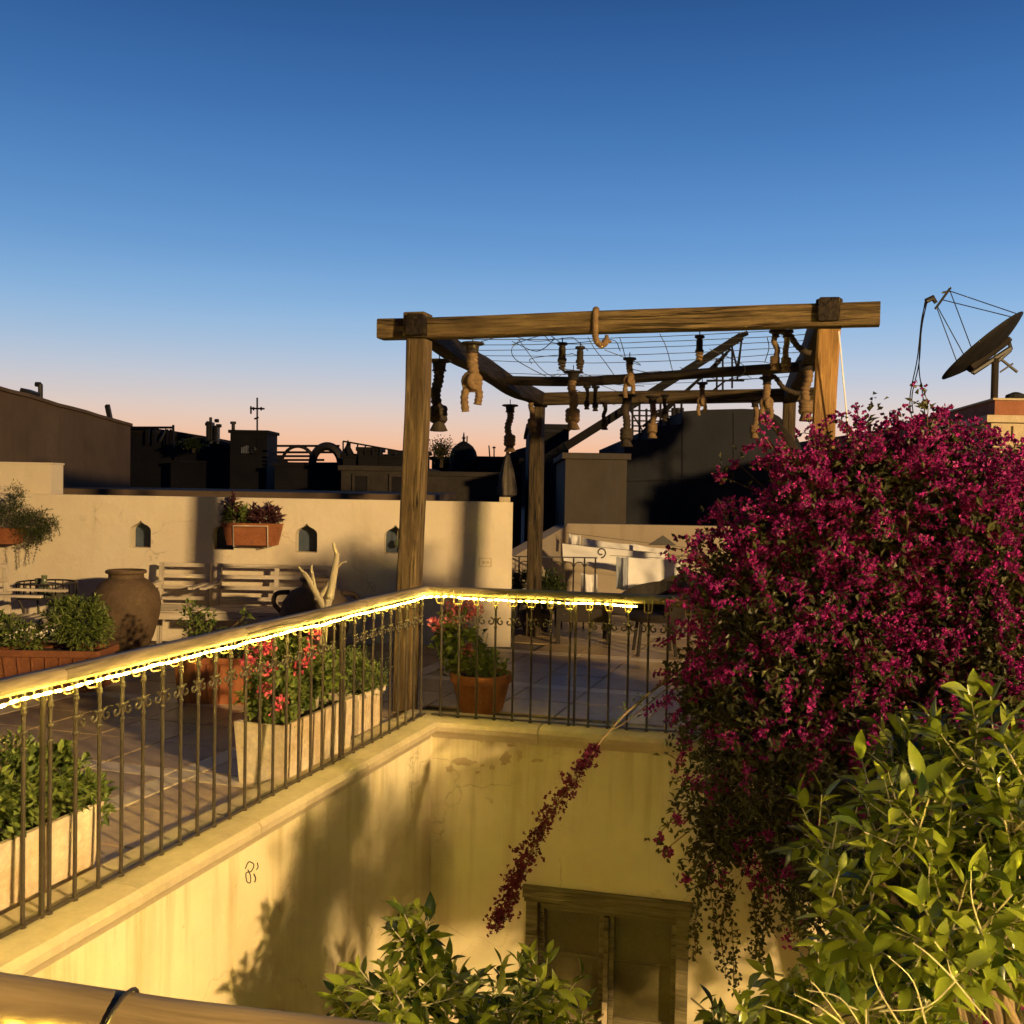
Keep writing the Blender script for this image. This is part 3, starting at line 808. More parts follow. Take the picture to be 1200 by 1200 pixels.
# wires strung across, and loose ends
rg = random.Random(4)
for k in range(9):
    t = .07 + k * .062 if k < 7 else .62 + (k - 7) * .15
    a = fl.lerp(rl, t) + V((0, 0, PZ + .06 - .17 * t)); c = fr.lerp(rr, t) + V((0, 0, PZ + .075 - .17 * t))
    sag = rg.uniform(.015, .05)
    pts = [a.lerp(c, i / 14) - V((0, 0, sag * 4 * (i / 14) * (1 - i / 14))) + V((0, 0, .006 * noise.noise(V((i * .9, k, 2))))) for i in range(15)]
    b = MB(); b.tube(pts, .0032, 4); b.build('wire', 'wire', pg)
for pts, d in (([(610, 398), (600, 408), (603, 420), (622, 432), (640, 441)], 7.6), ([(608, 398), (618, 412), (632, 430), (645, 440), (655, 438)], 7.9), ([(689, 395), (697, 409), (708, 423), (720, 440)], 7.7),
               ([(773, 391), (781, 408), (789, 438)], 7.6), ([(726, 395), (730, 408), (733, 420)], 7.3), ([(899, 395), (901, 408), (896, 425)], 7.2), ([(820, 385), (820, 392), (820, 394)], 7.0), ([(648, 445), (662, 438), (680, 441), (700, 447)], 9), ([(740, 440), (752, 437), (775, 435), (790, 441)], 8.9)):
    b = MB(); b.tube(curve([At(x, y, d) for x, y in pts], 5), .0035, 4); b.build('wire', 'wire', pg)
b = MB(); b.tube([At(983, 388, 6.05), At(995, 515, 6.05)], .0045, 5); b.build('wire', 'cloth', pg)
# staples and nail ends along the front beam
for k in range(26):
    s_ = .35 + k * .115 + rg.uniform(-.03, .03); q = e0 + pd * s_ + zf - V((-pd.y, pd.x, 0)) * .066 + V((0, 0, rg.uniform(-.03, .035)))
    b = MB(); b.obox(q, pd, V((-pd.y, pd.x, 0)), Z, .004, .006, rg.uniform(.008, .035)); b.build('staple', 'brass_clip', pg)
# loose tangled wires
for k in range(12):
    a = fl.lerp(rl, rg.uniform(.1, .8)).lerp(fr.lerp(rr, rg.uniform(.1, .8)), rg.uniform(.08, .8)) + V((0, 0, PZ - .03))
    pts = [a]
    for _ in range(5): pts.append(pts[-1] + V((rg.uniform(-.05, .28), rg.uniform(-.2, .3), rg.uniform(-.09, .07))))
    for p_ in pts: p_.z = max(2.42, min(PZ + .05, p_.z))
    b = MB(); b.tube(curve(pts, 5), .0032, 4); b.build('wire', 'wire', pg)
# block ends
for p, mt in ((fl, 'wood'), (fr, 'dark_wood')):
    b = MB(); b.obox(p - nB * .005 + V((0, 0, PZ + .01)), pd, V((-pd.y, pd.x, 0)), Z, .155, .165, .17, .012); b.build('corner_block', mt, pg)

# ------------------------------------------------------------------ ropes, bells and floats hanging from the pergola
def ropecoil(b, pts, r, seed=0, twist=26):
    "a laid rope: ridged along its length"
    pts = curve(pts, 10); n = len(pts)
    b.tube(pts, [r * (1 + .13 * math.sin(i * 1.9 + seed)) for i in range(n)], 9)
def knotted(px, py, d, hpx, kind, label, dark=False, group=None):
    top = At(px, py, d); s = d / FPX; h = hpx * s; r = random.Random(px * 7 + py)
    base = top - V((0, 0, h))
    t = thing('hanging_rope', label, 'rope', base, group)
    mt = 'rope_dark' if dark else 'rope'
    b = MB(); b.tube([top + V((0, 0, .03)), top - V((0, 0, h * .12))], .004, 5); b.build('hook', 'black_iron', t)
    rr_ = max(.019, h * .092)
    b = MB(); b.lathe([(.0, .012), (rr_ * 1.7, .010), (rr_ * 1.8, -.004), (rr_ * 1.0, -.012), (rr_ * .9, -h * .10), (rr_ * 1.1, -h * .13), (.0, -h * .13)], top - V((0, 0, h * .06)), 12, cap=(False, False)); smooth_angle(b.build('cap', 'dark_wood', t))
    z = lambda f: top - V((0, 0, h * f))
    wob = lambda k: V((r.uniform(-1, 1) * rr_ * .55, r.uniform(-1, 1) * rr_ * .4, 0))
    b = MB()
    if kind == 0:      # straight rope with a round knot and tassel end
        ropecoil(b, [z(.15), z(.3) + wob(0), z(.5) + wob(1), z(.72)], rr_ * .75, px)
        b.build('strand', mt, t, True)
        kb = MB(); c = z(.76)
        for q in range(3):
            kb.tube(arc(c + V((0, 0, (q - 1) * rr_ * .7)), rr_ * .8, 0, 2 * PI, X, (Y + Z * .3 * (q - 1)).normalized(), 14), rr_ * .55, 7)
        kb.build('knot', mt, t, True)
        e = MB(); e.lathe([(rr_ * .5, 0), (rr_ * .8, -h * .06), (rr_ * 1.25, -h * .15), (rr_ * 1.0, -h * .16), (0, -h * .15)], z(.83), 11, wob=lambda t_, i: 1 + .12 * math.sin(t_ * 5 + i)); e.build('tassel', mt, t, True)
    elif kind == 1:    # two strands falling from one knot
        ropecoil(b, [z(.12), z(.3), z(.5) + wob(0), z(.62)], rr_ * .85, px); b.build('strand', mt, t, True)
        kb = MB(); c = z(.58)
        kb.tube(arc(c, rr_ * 1.1, 0, 2 * PI, X, Z, 14), rr_ * .6, 7); kb.tube(arc(c + V((rr_ * .4, -rr_ * .5, 0)), rr_ * .9, .4, 2 * PI, (X + Y).normalized(), Z, 12), rr_ * .55, 7); kb.build('knot', mt, t, True)
        for sx, l in ((-1, 1.0), (1, .9)):
            q = MB(); ropecoil(q, [c + V((sx * rr_ * .5, 0, 0)), z(.58 + (l - .58) * .5) + V((sx * rr_ * 1.1, 0, 0)), z(l) + V((sx * rr_ * .9, 0, 0))], rr_ * .6, px + sx)
            q.build('strand', mt, t, True)
    else:              # stubby bell wound with rope
        b.lathe([(rr_ * .9, -h * .1), (rr_ * 1.2, -h * .2), (rr_ * 1.15, -h * .45), (rr_ * 1.5, -h * .52), (rr_ * 1.55, -h * .58), (0, -h * .58)], top, 12); smooth_angle(b.build('bell', 'dark_wood', t))
        kb = MB(); c = z(.58)
        kb.tube(curve([c + V((rr_ * (1.15 - .02 * i) * math.cos(i * .8), rr_ * (1.15 - .02 * i) * math.sin(i * .8), -h * .0135 * i + h * .06)) for i in range(26)], 3), rr_ * .5, 6); kb.build('winding', mt, t, True)
    return t
HB = 'short knotted rope hanging from the front beam of the pergola'
TWIN = 'short black rope, one of a close pair on the middle log'
G = {HB: 'ropes on the front beam', TWIN: 'paired black ropes'}
for px, py, d, h, kind, lab, dk in (
    (515, 418, 7.3, 88, 0, 'dark float and knotted rope on a wire beside the weathered corner post', True),
    (554, 398, 6.95, 84, 1, 'pale double rope with a fat knot, under the front beam by the weathered post', False),
    (598, 472, 9.6, 58, 0, 'knotted rope under the side beam, between weathered corner post and rear post', False), (624, 462, 10.3, 44, 0, 'short knotted rope hanging against the top of the dark rear post', False),
    (659, 401, 6.9, 38, 2, 'wooden reel with frayed rope dangling below the front beam', True),
    (680, 406, 6.9, 32, 2, 'rounded float tied beside the frayed wooden reel', True),
    (672, 432, 8.7, 72, 0, 'pale knotted rope with a tassel on the middle log, below the frayed reel', False), (688, 452, 8.8, 28, 0, TWIN, True), (698, 452, 8.8, 30, 0, TWIN, True),
    (738, 418, 7.4, 48, 1, 'stout rope loop under a dark cap on the wires', False),
    (735, 460, 8.6, 64, 0, 'long dark knotted rope right below the stout rope loop', True), (765, 462, 9.8, 52, 0, 'pale knotted rope on the rear beam in front of the scaffold ledgers', False), (779, 462, 9.8, 32, 0, 'short dark rope on the rear beam beside the thick scaffold poles', True), (709, 470, 9.9, 34, 0, 'short dark rope on the rear beam crossing the inclined steel frame', True),
    (820, 393, 6.85, 34, 2, 'dark wooden bell wound with pale rope on the wires', False),
    (823, 447, 8.6, 40, 1, 'pale double rope on the middle log, below the dark wooden bell', False), (909, 386, 6.5, 48, 0, 'knotted rope under the front beam, farther from the pine post of the two', False), (922, 386, 6.5, 50, 0, 'knotted rope under the front beam, closer to the orange pine post', False),
    (899, 440, 8.2, 56, 1, 'pale double rope on the middle log, above the bent pipe brace', False), (885, 468, 9.5, 46, 0, 'pale rope on the rear beam against the rounded grey building', False), (946, 420, 7.6, 74, 0, 'long knotted rope beside the orange pine post', False)):
    knotted(px, py, d, h, kind, lab, dk, G.get(lab))
# rope looped over the front beam
t = thing('hanging_rope', 'pale rope looped over the middle of the front beam', 'rope', At(700, 405, 6.6))
b = MB(); pc = OnV(700, 383, e0 + zf - nB * .085, pd)[2]
ropecoil(b, [pc + V((-.005, .03, .10)), pc + V((-.012, -.005, .10)), pc + V((-.015, -.012, .0)), pc + V((-.008, -.012, -.08)), pc + V((.02, -.012, -.115)), pc + V((.045, -.01, -.11)), pc + V((.06, 0, -.085))], .021, 1); b.build('strand', 'rope', t, True)
b = MB(); b.lathe([(0, 0), (.03, 0), (.034, .012), (.015, .02), (.012, .05), (0, .05)], pc + V((.062, .01, -.10)), 10); b.build('knot', 'rope', t, True)

# slack ropes slung to the right hand side beam
for lab, pts, d in (('dark slack rope slung from the front beam to the side beam by the pine post', [(915, 388), (925, 392), (934, 405), (943, 412), (950, 414)], 6.7), ('dark slack rope slung from the middle log to the side beam above the brace', [(898, 440), (908, 442), (918, 454), (930, 460), (938, 461)], 8.3)):
    t = thing('slack_rope', lab, 'rope', At(pts[2][0], pts[2][1] + 10, d)); b = MB(); ropecoil(b, [At(x, y, d) for x, y in pts], .02, 3); b.build('strand', 'rope_dark', t, True)
    b = MB(); q = At(*pts[0], d); b.lathe([(0, -.02), (.03, -.018), (.034, 0), (.03, .018), (0, .02)], q, 10, cap=(False, False)); b.build('knot', 'rope', t, True)

# ------------------------------------------------------------------ clay jars
def jar(label, p, h, R, mat, neck, handles=False):
    t = thing('clay_jar', label, 'jar', p); P = lambda *a: [(r * R, z * h) for r, z in a]
    b = MB(); b.lathe(P((.42, 0), (.55, .03), (.78, .22), (.95, .45), (1.0, .60), (.93, .74), (.70, .86), (neck, .91), (neck * .98, .955), (neck * 1.12, .975), (neck * 1.14, .99), (neck * 1.08, 1.0), (neck * .92, .99), (neck * .84, .93), (neck * .8, .8)), p, 36, wob=lambda a, i: 1 + .012 * math.sin(a * 3 + i)); smooth_angle(b.build('body', mat, t), 50)
    b = MB(); b.lathe(P((neck * 1.0, .955), (neck * 1.14, .968), (neck * 1.17, .985), (neck * 1.1, 1.003), (neck * .9, .995)), p, 36, cap=(False, False)); smooth_angle(b.build('rim', mat, t), 60)
    if handles:
        for sx in (-1, 1):
            b = MB(); b.tube(curve([p + V((sx * R * .75, 0, h * .84)), p + V((sx * R * 1.12, 0, h * .82)), p + V((sx * R * 1.2, 0, h * .72)), p + V((sx * R * .98, 0, h * .62))], 6), R * .07, 8); b.build('handle', mat, t, True)
    return t
jp = On(147, 767, 0); hj = EYE.z - (668 - 563) / FPX * jp.y
jar('large brown clay jar with a wide open mouth beside the slatted armchair', jp, hj, 40 / FPX * jp.y, 'clay', .50)
jp2 = On(369, 786, 0); jar('dark clay amphora with loop handles, in front of the long slatted bench', jp2, .775, 41 / FPX * jp2.y, 'clay_dark', .40, True)

# ------------------------------------------------------------------ slatted seats
def seat(name, label, cat, x0, x1, yb, zs=.38, zt=.78, dep=.52, n=4, seats=1):
    p = V(((x0 + x1) / 2, yb - dep / 2, 0)); t = thing(name, label, cat, p)
    def pb(nm, *a, ch=.004): b = MB(); b.beam(*a, ch); return b.build(nm, 'bench', t)
    yf = yb - dep
    for x in (x0 + .02, x1 - .02):
        pb('leg', (x, yf, 0), (x, yf, zs + .2), .04, .04)
        pb('leg', (x, yb - .06, 0), (x, yb, zt), .04, .045)
        pb('armrest', (x, yf - .03, zs + .21), (x, yb - .03, zs + .215), .055, .022)
    for i in range(seats + 1):
        x = x0 + .02 + (x1 - x0 - .04) * i / seats
        if 0 < i < seats: pb('back_post', (x, yb - .05, zs), (x, yb, zt), .04, .04)
    for i in range(5):
        y = yf + .03 + i * (dep - .1) / 4
        pb('seat_slat', (x0 + .002, y, zs), (x1 - .002, y, zs - .01), .075, .02)
    pb('apron', (x0 + .042, yf + .005, zs - .045), (x1 - .042, yf + .005, zs - .045), .02, .06)
    for i in range(n):
        f = (i + .6) / n; z = zs + .07 + (zt - zs - .09) * i / (n - 1)
        pb('back_slat', (x0 + .042, yb - .05 + .05 * (z - zs) / (zt - zs) - .018, z), (x1 - .042, yb - .05 + .05 * (z - zs) / (zt - zs) - .018, z), .014, .038)
    return t
SY = 9.72
seat('slatted_armchair', 'pale slatted wooden armchair between the large brown jar and the long bench', 'chair', At(187, 700, SY).x, At(247, 700, SY).x, SY)
seat('slatted_bench', 'pale slatted wooden bench behind the dark amphora', 'bench', At(255, 700, SY).x, At(394, 700, SY).x, SY, seats=2)
xf = At(48, 700, 8.5).x
ch = seat('slatted_armchair', 'pale slatted wooden armchair turned sideways in front of the round iron table', 'chair', xf - .52, xf, 8.98, zs=.36, zt=.80)
ch.location = (xf - .29, 8.76, 0); ch.rotation_euler = (0, 0, PI / 2)

# round iron table with a raised gallery, bottle and glass on it
tp = V((At(55, 690, 9.42).x, 9.42, 0)); t = thing('iron_table', 'round black iron table with a barred gallery rail', 'table', tp)
zt = .60; R = .255
b = MB(); b.lathe([(0, zt - .14), (R * .96, zt - .14), (R * .96, zt - .125), (0, zt - .125)], tp, 28, cap=(False, False)); b.build('top', 'black_iron', t)
for z in (zt, zt - .13):
    b = MB(); b.tube(arc(tp + V((0, 0, z)), R, 0, 2 * PI, X, Y, 32), .009, 6, False); b.build('ring', 'black_iron', t)
for k in range(22):
    a = 2 * PI * k / 22; q = tp + V((R * math.cos(a), R * math.sin(a), 0)); b = MB(); b.tube([q + V((0, 0, zt)), q + V((0, 0, zt - .13))], .006, 5); b.build('bar', 'black_iron', t)
for k in range(4):
    a = PI / 4 + PI / 2 * k; q = V((math.cos(a), math.sin(a), 0)); b = MB(); b.tube(curve([tp + q * R + V((0, 0, zt - .13)), tp + q * R * .8 + V((0, 0, .3)), tp + q * R * 1.1], 6), .011, 6); b.build('leg', 'black_iron', t)
bz = zt - .123
b = MB(); b.lathe([(0, 0), (.065, 0), (.07, .01), (.066, .06), (.03, .13), (.022, .15), (.026, .19), (.026, .20), (0, .20)], tp + V((.03, -.12, bz)), 18, cap=(False, False)); o = smooth_angle(b.build('flask', 'green_glass'), 40); tag(o, 'squat green glass flask on the round iron table', 'bottle')
b = MB(); b.lathe([(0, 0), (.024, 0), (.03, .16), (.026, .16), (.02, .01), (0, .01)], tp + V((-.07, -.02, bz)), 16, cap=(False, False)); o = smooth_angle(b.build('tumbler', 'green_glass'), 40); tag(o, 'tall narrow glass beside the flask on the iron table', 'glass')

# ------------------------------------------------------------------ planters
rp = random.Random(77)
def bush(t, blobs, n, L, W, mat, seed, name='foliage', up=.35, clump=9, spread=.05):
    r = random.Random(seed); b = MB(); k = 0
    tot = sum(q[1] * q[2] for q in blobs)
    while k < n:
        c, rx, rz_ = r.choices(blobs, [q[1] * q[2] for q in blobs])[0]
        d = rdir(r); rr_ = (.35 + .65 * r.random() ** .5)
        cc = V(c) + V((d.x * rx * rr_, d.y * rx * .8 * rr_, d.z * rz_ * rr_))
        out = (d + Z * up).normalized()
        for _ in range(clump):
            dd = (out + rdir(r) * .85).normalized()
            b.leaf(cc + rdir(r) * spread * r.random(), dd, (Z + rdir(r) * .6), L * r.uniform(.6, 1.2), W * r.uniform(.7, 1.2)); k += 1
    o = b.build(name, mat, t); return stuff(o)
def stems(t, base, tops, r0=.006, mat='bark', name='stem', seed=1):
    r = random.Random(seed)
    for q in tops:
        b = MB(); q = V(q); m_ = V(base).lerp(q, .5) + rdir(r) * .04
        b.tube(curve([base + V((r.uniform(-.03, .03), r.uniform(-.03, .03), 0)), m_, q], 4), [r0 * (1 - .06 * i) for i in range(9)], 5); b.build(name, mat, t)
def blossoms(t, pts, mat, R=.035, n=26, name='flower_head', seed=2, L=.018):
    r = random.Random(seed)
    for p in pts:
        b = MB()
        for _ in range(n):
            d = rdir(r); d = (d + V((0, -.2, .35))).normalized()
            b.leaf(V(p) + d * R * r.uniform(.4, 1), (d + rdir(r) * .7).normalized(), rdir(r), L * r.uniform(.7, 1.2), L * r.uniform(.8, 1.2), .1)
        stuff(b.build(name, mat, t))
def trough(name, label, c, ax, ay, lx, ly, h, mat, flare=1.12, ribs=0, rim=.03, cat='planter'):
    "open box planter, wider at the top, with rim and soil; c is the centre of its base"
    t = thing(name, label, cat, c); c = V(c)
    outb = [(-1, -1), (1, -1), (1, 1), (-1, 1)]
    def ringp(k, z): return [c + ax * (i * lx / 2 * k[0]) + ay * (j * ly / 2 * k[1]) + V((0, 0, z)) for i, j in outb]
    w = .022; sh = lambda k, m_: (k - 2 * m_ / lx, k - 2 * m_ / ly)
    f = flare; rings = [ringp((1 / f, 1 / f), 0), ringp((1, 1), h), ringp(sh(1, w), h), ringp(sh(1, w), h - .06)]
    b = MB(); vs = [p for r_ in rings for p in r_]; fs = [(3, 2, 1, 0)]
    for k in range(3):
        for i in range(4): fs.append((k*4+i, k*4+(i+1) % 4, k*4+4+(i+1) % 4, k*4+4+i))
    b.add(vs, fs, [V(((p - c).dot(ax), (p - c).dot(ay), p.z)) for p in vs]); b.build('body', mat, t)
    b = MB(); q = ringp(sh(1, w + .001), h - .035); b.add(q, [(0, 1, 2, 3)]); b.build('soil', 'soil', t)
    if rim:
        for i in range(4):
            p0, p1 = ringp((1 + .02, 1 + .03), h)[i], ringp((1 + .02, 1 + .03), h)[(i + 1) % 4]
            b = MB(); b.beam(p0 + V((0, 0, -rim / 2 + .004)), p1 + V((0, 0, -rim / 2 + .004)), .026, rim, .005); b.build('rim', mat, t)
    for k in range(ribs):
        s_ = -1 + 2 * (k + .5) / ribs
        for e_ in (-1, 1):
            a = c + ax * (s_ * lx / 2 / f * .97) + ay * (e_ * ly / 2 / f); d_ = c + ax * (s_ * lx / 2 * .97) + ay * (e_ * ly / 2 * 1.0) + V((0, 0, h - rim))
            b = MB(); b.beam(a + V((0, 0, .01)), d_, .012, .02, .003, up=ay); b.build('rib', mat, t)
    return t
# front stone trough with the leafy shrub
q = On(124, 1018, 0); c = q + uL * .62 + nL * .19
t = trough('stone_planter', 'long pale stone planter filled with a broad leafy shrub, at the iron railing', c, uL, nL, 1.24, .36, .27, 'marble', 1.08, 0, 0)
bl = [(c + uL * .25 + V((0, 0, .36)), .27, .16), (c - uL * .15 + V((0, 0, .42)), .25, .20), (c - uL * .42 + V((0, 0, .36)), .20, .17), (c + uL * .5 + V((0, 0, .42)), .25, .17), (c - uL * .62 + V((0, 0, .24)) - nL * .07, .10, .12)]
bush(t, bl, 6500, .045, .028, 'leaf_green', 21); stems(t, c + V((0, 0, .23)), [b_[0] for b_ in bl] + [bl[1][0] + V((.1, 0, .1)), bl[2][0] + V((-.1, .05, .1))], seed=3)
# second stone trough: geraniums and the pruned frangipani
qa, qb = On(276, 846, .33), On(338, 848, .33)
c = flat((qa + qb) / 2) - uL * .36
t = trough('stone_planter', 'pale stone planter of red geraniums with a pruned branching stump', c, uL, nL, .78, .29, .33, 'marble', 1.10, 0, 0)
bl = [(c + uL * .25 + V((0, 0, .43)), .15, .12), (c + V((0, 0, .50)), .19, .17), (c - uL * .25 + V((0, 0, .48)), .15, .14), (c + uL * .05 + nL * .1 + V((0, 0, .62)), .12, .12)]
bush(t, bl, 3200, .045, .042, 'leaf_green', 22); stems(t, c + V((0, 0, .29)), [b_[0] for b_ in bl], seed=4)
blossoms(t, [At(x, y, 5.2) for x, y in ((297, 767), (311, 757), (307, 785), (312, 809), (330, 824), (324, 832), (316, 760), (309, 750))] + [At(x, y, 5.36) for x, y in ((360, 768), (369, 744), (351, 783), (364, 764), (300, 800), (320, 790), (290, 775))], 'petal_red', .036, 34, L=.02)
pt = thing('pruned_tree', 'pruned bare frangipani with cut forked branches behind the handrail', 'tree', c - uL * .17 + V((0, 0, .29)))
y_ = (c - uL * .17).y
b = MB(); P_ = lambda x, y: At(x, y, y_)
base = c - uL * .17 + V((0, 0, .295))
b.tube(curve([base, P_(377, 760), P_(380, 725), P_(386, 700)], 6), [.028 - .0004 * i for i in range(19)], 9); b.build('trunk', 'pale_bark', pt, True)
for pts, r0 in (([(386, 702), (390, 680), (393, 662), (395, 648)], .024), ([(380, 712), (370, 694), (361, 678), (356, 671)], .02), ([(375, 700), (384, 686), (389, 678)], .014), ([(371, 703), (368, 684), (366, 672)], .013), ([(393, 668), (400, 660), (406, 658)], .007), ([(357, 672), (352, 667), (350, 664)], .009), ([(395, 650), (392, 642), (391, 636)], .012), ([(366, 673), (365, 666), (366, 662)], .008)):
    b = MB(); cu = curve([P_(x, y) for x, y in pts], 5); b.tube(cu, [r0 * (1 - .45 * i / len(cu)) for i in range(len(cu))], 8); b.build('branch', 'pale_bark', pt, True)
# ribbed cream planter
q = On(421, 861, 0); t = trough('ribbed_planter', 'small cream ribbed square planter with upright succulents', q + nL * .03 + V((0, 0, 0)), uL, nL, .34, .22, .28, 'marble', 1.15, 5, .03)
c = V(t['_org']); bl = [(c + V((0, 0, .36)), .14, .10), (c + uL * .08 + V((0, 0, .42)), .09, .13), (c - uL * .1 + V((.05, 0, .33)), .11, .10)]
bush(t, bl, 1500, .035, .014, 'leaf_green', 23, up=.8)
for k in range(9):
    a = c + V((rp.uniform(-.1, .1), rp.uniform(-.1, .1), .27)); h = rp.uniform(.12, .26); b = MB()
    for i in range(34):
        f = i / 34; an = i * 2.4; b.leaf(a + V((0, 0, .05 + h * f)), V((math.cos(an), math.sin(an), .7)), Z, .026 * (1 - .5 * f), .010)
    stuff(b.build('sprig', 'leaf_green', t))
# terracotta planters further back
q = On(251, 827, 0); t = trough('terracotta_planter', 'ribbed terracotta trough with crimson blossom behind the long railing', q + V((0, .14, 0)), X, Y, .56, .30, .33, 'terracotta', 1.10, 6, .045)
c = V(t['_org']); bush(t, [(c + V((0, 0, .40)), .24, .09), (c + V((.18, 0, .42)), .12, .10)], 900, .04, .03, 'leaf_dark', 24)
blossoms(t, [c + V((x, y, z)) for x, y, z in ((.22, -.1, .42), (.26, -.06, .47), (.12, -.08, .46))], 'petal_red', .025, 18)
q = On(60, 813, 0); t = trough('terracotta_planter', 'wide terracotta trough with a grey green bush and white daisies', q + V((-.04, .18, 0)), X, Y, .74, .36, .31, 'terracotta_shaded', 1.10, 7, .05)
c = V(t['_org']); bl = [(c + V((.14, 0, .52)), .24, .17), (c + V((.22, 0, .46)), .18, .15), (c + V((-.22, 0, .37)), .17, .08), (c + V((-.40, 0, .42)), .12, .12)]
bush(t, bl, 4200, .05, .016, 'leaf_green', 25, up=.6)
blossoms(t, [c + V((-.30 + .05 * i, -.12 - .02 * (i % 3), .40 + .02 * (i % 4))) for i in range(8)], 'daisy', .022, 7, L=.016)
q = On(8, 760, 0)
# round terracotta pot with the pink geranium
q = On(553, 841, 0) + nB * .22; R = .205
t = thing('terracotta_pot', 'round fluted terracotta pot holding a tall pink geranium', 'pot', flat(q)); c = flat(q)
b = MB(); b.lathe([(R * .68, 0), (R * .72, .02), (R * .92, .20), (R * .93, .215), (R * .85, .215), (R * .80, .19)], c, 48, wob=lambda a, i: 1 + (.045 * math.cos(a * 16) if 0 < i < 3 else 0)); smooth_angle(b.build('body', 'terracotta', t), 50)
b = MB(); b.lathe([(R * .92, .205), (R * 1.04, .21), (R * 1.06, .262), (R * 1.02, .27), (R * .94, .268), (R * .90, .22)], c, 40, cap=(False, False)); smooth_angle(b.build('rim', 'terracotta', t), 40)
b = MB(); b.lathe([(0, .235), (R * .92, .232)], c, 24, cap=(False, False)); b.build('soil', 'soil', t)
gy = c.y - .03; GP = lambda x, y, dy=0: At(x, y, gy + dy)
bl = [(GP(540, 755), .13, .12), (GP(532, 735), .11, .11), (GP(545, 775), .16, .07), (GP(575, 785), .09, .05), (GP(525, 752), .07, .07), (GP(556, 780), .12, .06)]
bush(t, bl, 620, .06, .056, 'leaf_green', 26, clump=4, spread=.08)
bush(t, [(GP(572, 776), .07, .08), (GP(530, 786), .07, .03)], 300, .06, .014, 'leaf_green', 27, 'sprig', up=1.2)
stems(t, c + V((0, 0, .23)), [GP(528, 745), GP(540, 720), GP(545, 740), GP(556, 745), GP(572, 742), GP(510, 740), GP(550, 758)], .007, 'pale_bark', seed=5)
blossoms(t, [GP(x, y, -.02) for x, y in ((525, 722), (536, 715), (542, 712), (552, 714), (530, 726), (556, 720), (561, 716), (515, 738), (536, 705), (547, 706), (528, 712), (540, 732), (520, 728), (507, 731), (544, 760), (549, 762), (511, 733), (546, 722))], 'petal', .04, 34, L=.022)
blossoms(t, [GP(565, 742)], 'daisy', .02, 8)

# leafy plant in a small pot before the armchair
t = thing('potted_plant', 'small leggy plant in a clay pot before the slatted armchair', 'plant', flat(On(232, 800, 0))); c = V(t['_org'])
b = MB(); b.lathe([(.09, 0), (.13, .2), (.14, .22), (.12, .22), (.11, .18)], c, 20); smooth_angle(b.build('pot', 'clay', t))
bl = [(At(226, 722, c.y), .09, .10), (At(238, 728, c.y), .08, .07), (At(287, 722, c.y), .03, .05), (At(232, 745, c.y), .10, .09)]
bush(t, bl, 260, .05, .028, 'leaf_green', 61, clump=3); stems(t, c + V((0, 0, .18)), [q_[0] for q_ in bl], .005, seed=8)
# planters fixed to the back wall
a, e_ = At(263, 638, 9.78), At(330, 614, 9.78)
wp = thing('wall_planter', 'terracotta window box on an iron bracket hung on the low wall, purple leaved plants', 'planter', V(((a.x + e_.x) / 2, 9.78, a.z)))
c = V(wp['_org']); lx, hh = e_.x - a.x, e_.z - a.z
b = MB(); vs = []
for k, z in ((.84, 0), (1, hh), (.93, hh), (.9, hh - .04)):
    for i, j in ((-1, -1), (1, -1), (1, 1), (-1, 1)): vs.append(c + V((i * lx / 2 * k, j * .09 * k, z)))
fs = [(3, 2, 1, 0)] + [(k*4+i, k*4+(i+1) % 4, k*4+4+(i+1) % 4, k*4+4+i) for k in range(3) for i in range(4)] + [(12, 13, 14, 15)]
b.add(vs, fs); b.build('body', 'terracotta', wp)
b = MB(); b.box(c.x - lx / 2 - .012, c.x + lx / 2 + .012, 9.78 - .102, 9.78 - .078, a.z + hh - .035, a.z + hh + .005, .004); b.build('rim', 'terracotta', wp)
for sx in (-.26, .26):
    b = MB(); x = c.x + lx * sx * 1.15
    b.tube([(x, 9.9, a.z + hh - .02), (x, 9.672, a.z + hh - .02), (x, 9.695, a.z - .012), (x, 9.9, a.z - .012)], .006, 5); b.build('bracket', 'bench', wp)
b = MB(); b.tube([(c.x - lx * .3, 9.672, a.z + hh - .02), (c.x + lx * .3, 9.672, a.z + hh - .02)], .006, 5); b.build('bracket', 'bench', wp)
bush(wp, [(c + V((-.14, 0, hh + .06)), .13, .07)], 260, .075, .028, 'leaf_green', 28, clump=4, up=.8)
bush(wp, [(c + V((.12, 0, hh + .07)), .14, .08), (c + V((-.2, 0, hh + .14)), .05, .10)], 420, .08, .026, 'purple_leaf', 29, clump=4, up=.9)
a, e_ = At(-45, 636, 9.76), At(28, 618, 9.76)
wp = thing('wall_planter', 'terracotta wall planter overflowing with fine trailing greenery', 'planter', V(((a.x + e_.x) / 2, 9.76, a.z)))
c = V(wp['_org']); lx = e_.x - a.x
b = MB(); vs = []
for k, z in ((.8, 0), (1, .15), (.93, .15), (.9, .12)):
    for i, j in ((-1, -1), (1, -1), (1, 1), (-1, 1)): vs.append(c + V((i * lx / 2 * k, j * .11 * k, z)))
b.add(vs, fs); b.build('body', 'terracotta', wp)
W_ = lambda x, y, dy=0: At(x, y, 9.68 + dy)
bush(wp, [(W_(20, 607), .17, .11), (W_(40, 612), .17, .12), (W_(-5, 600), .16, .10), (W_(52, 618), .10, .10), (W_(18, 583), .07, .12), (W_(35, 628), .14, .08)], 5200, .035, .007, 'leaf_dark', 30, clump=14, spread=.07)
r = random.Random(6)
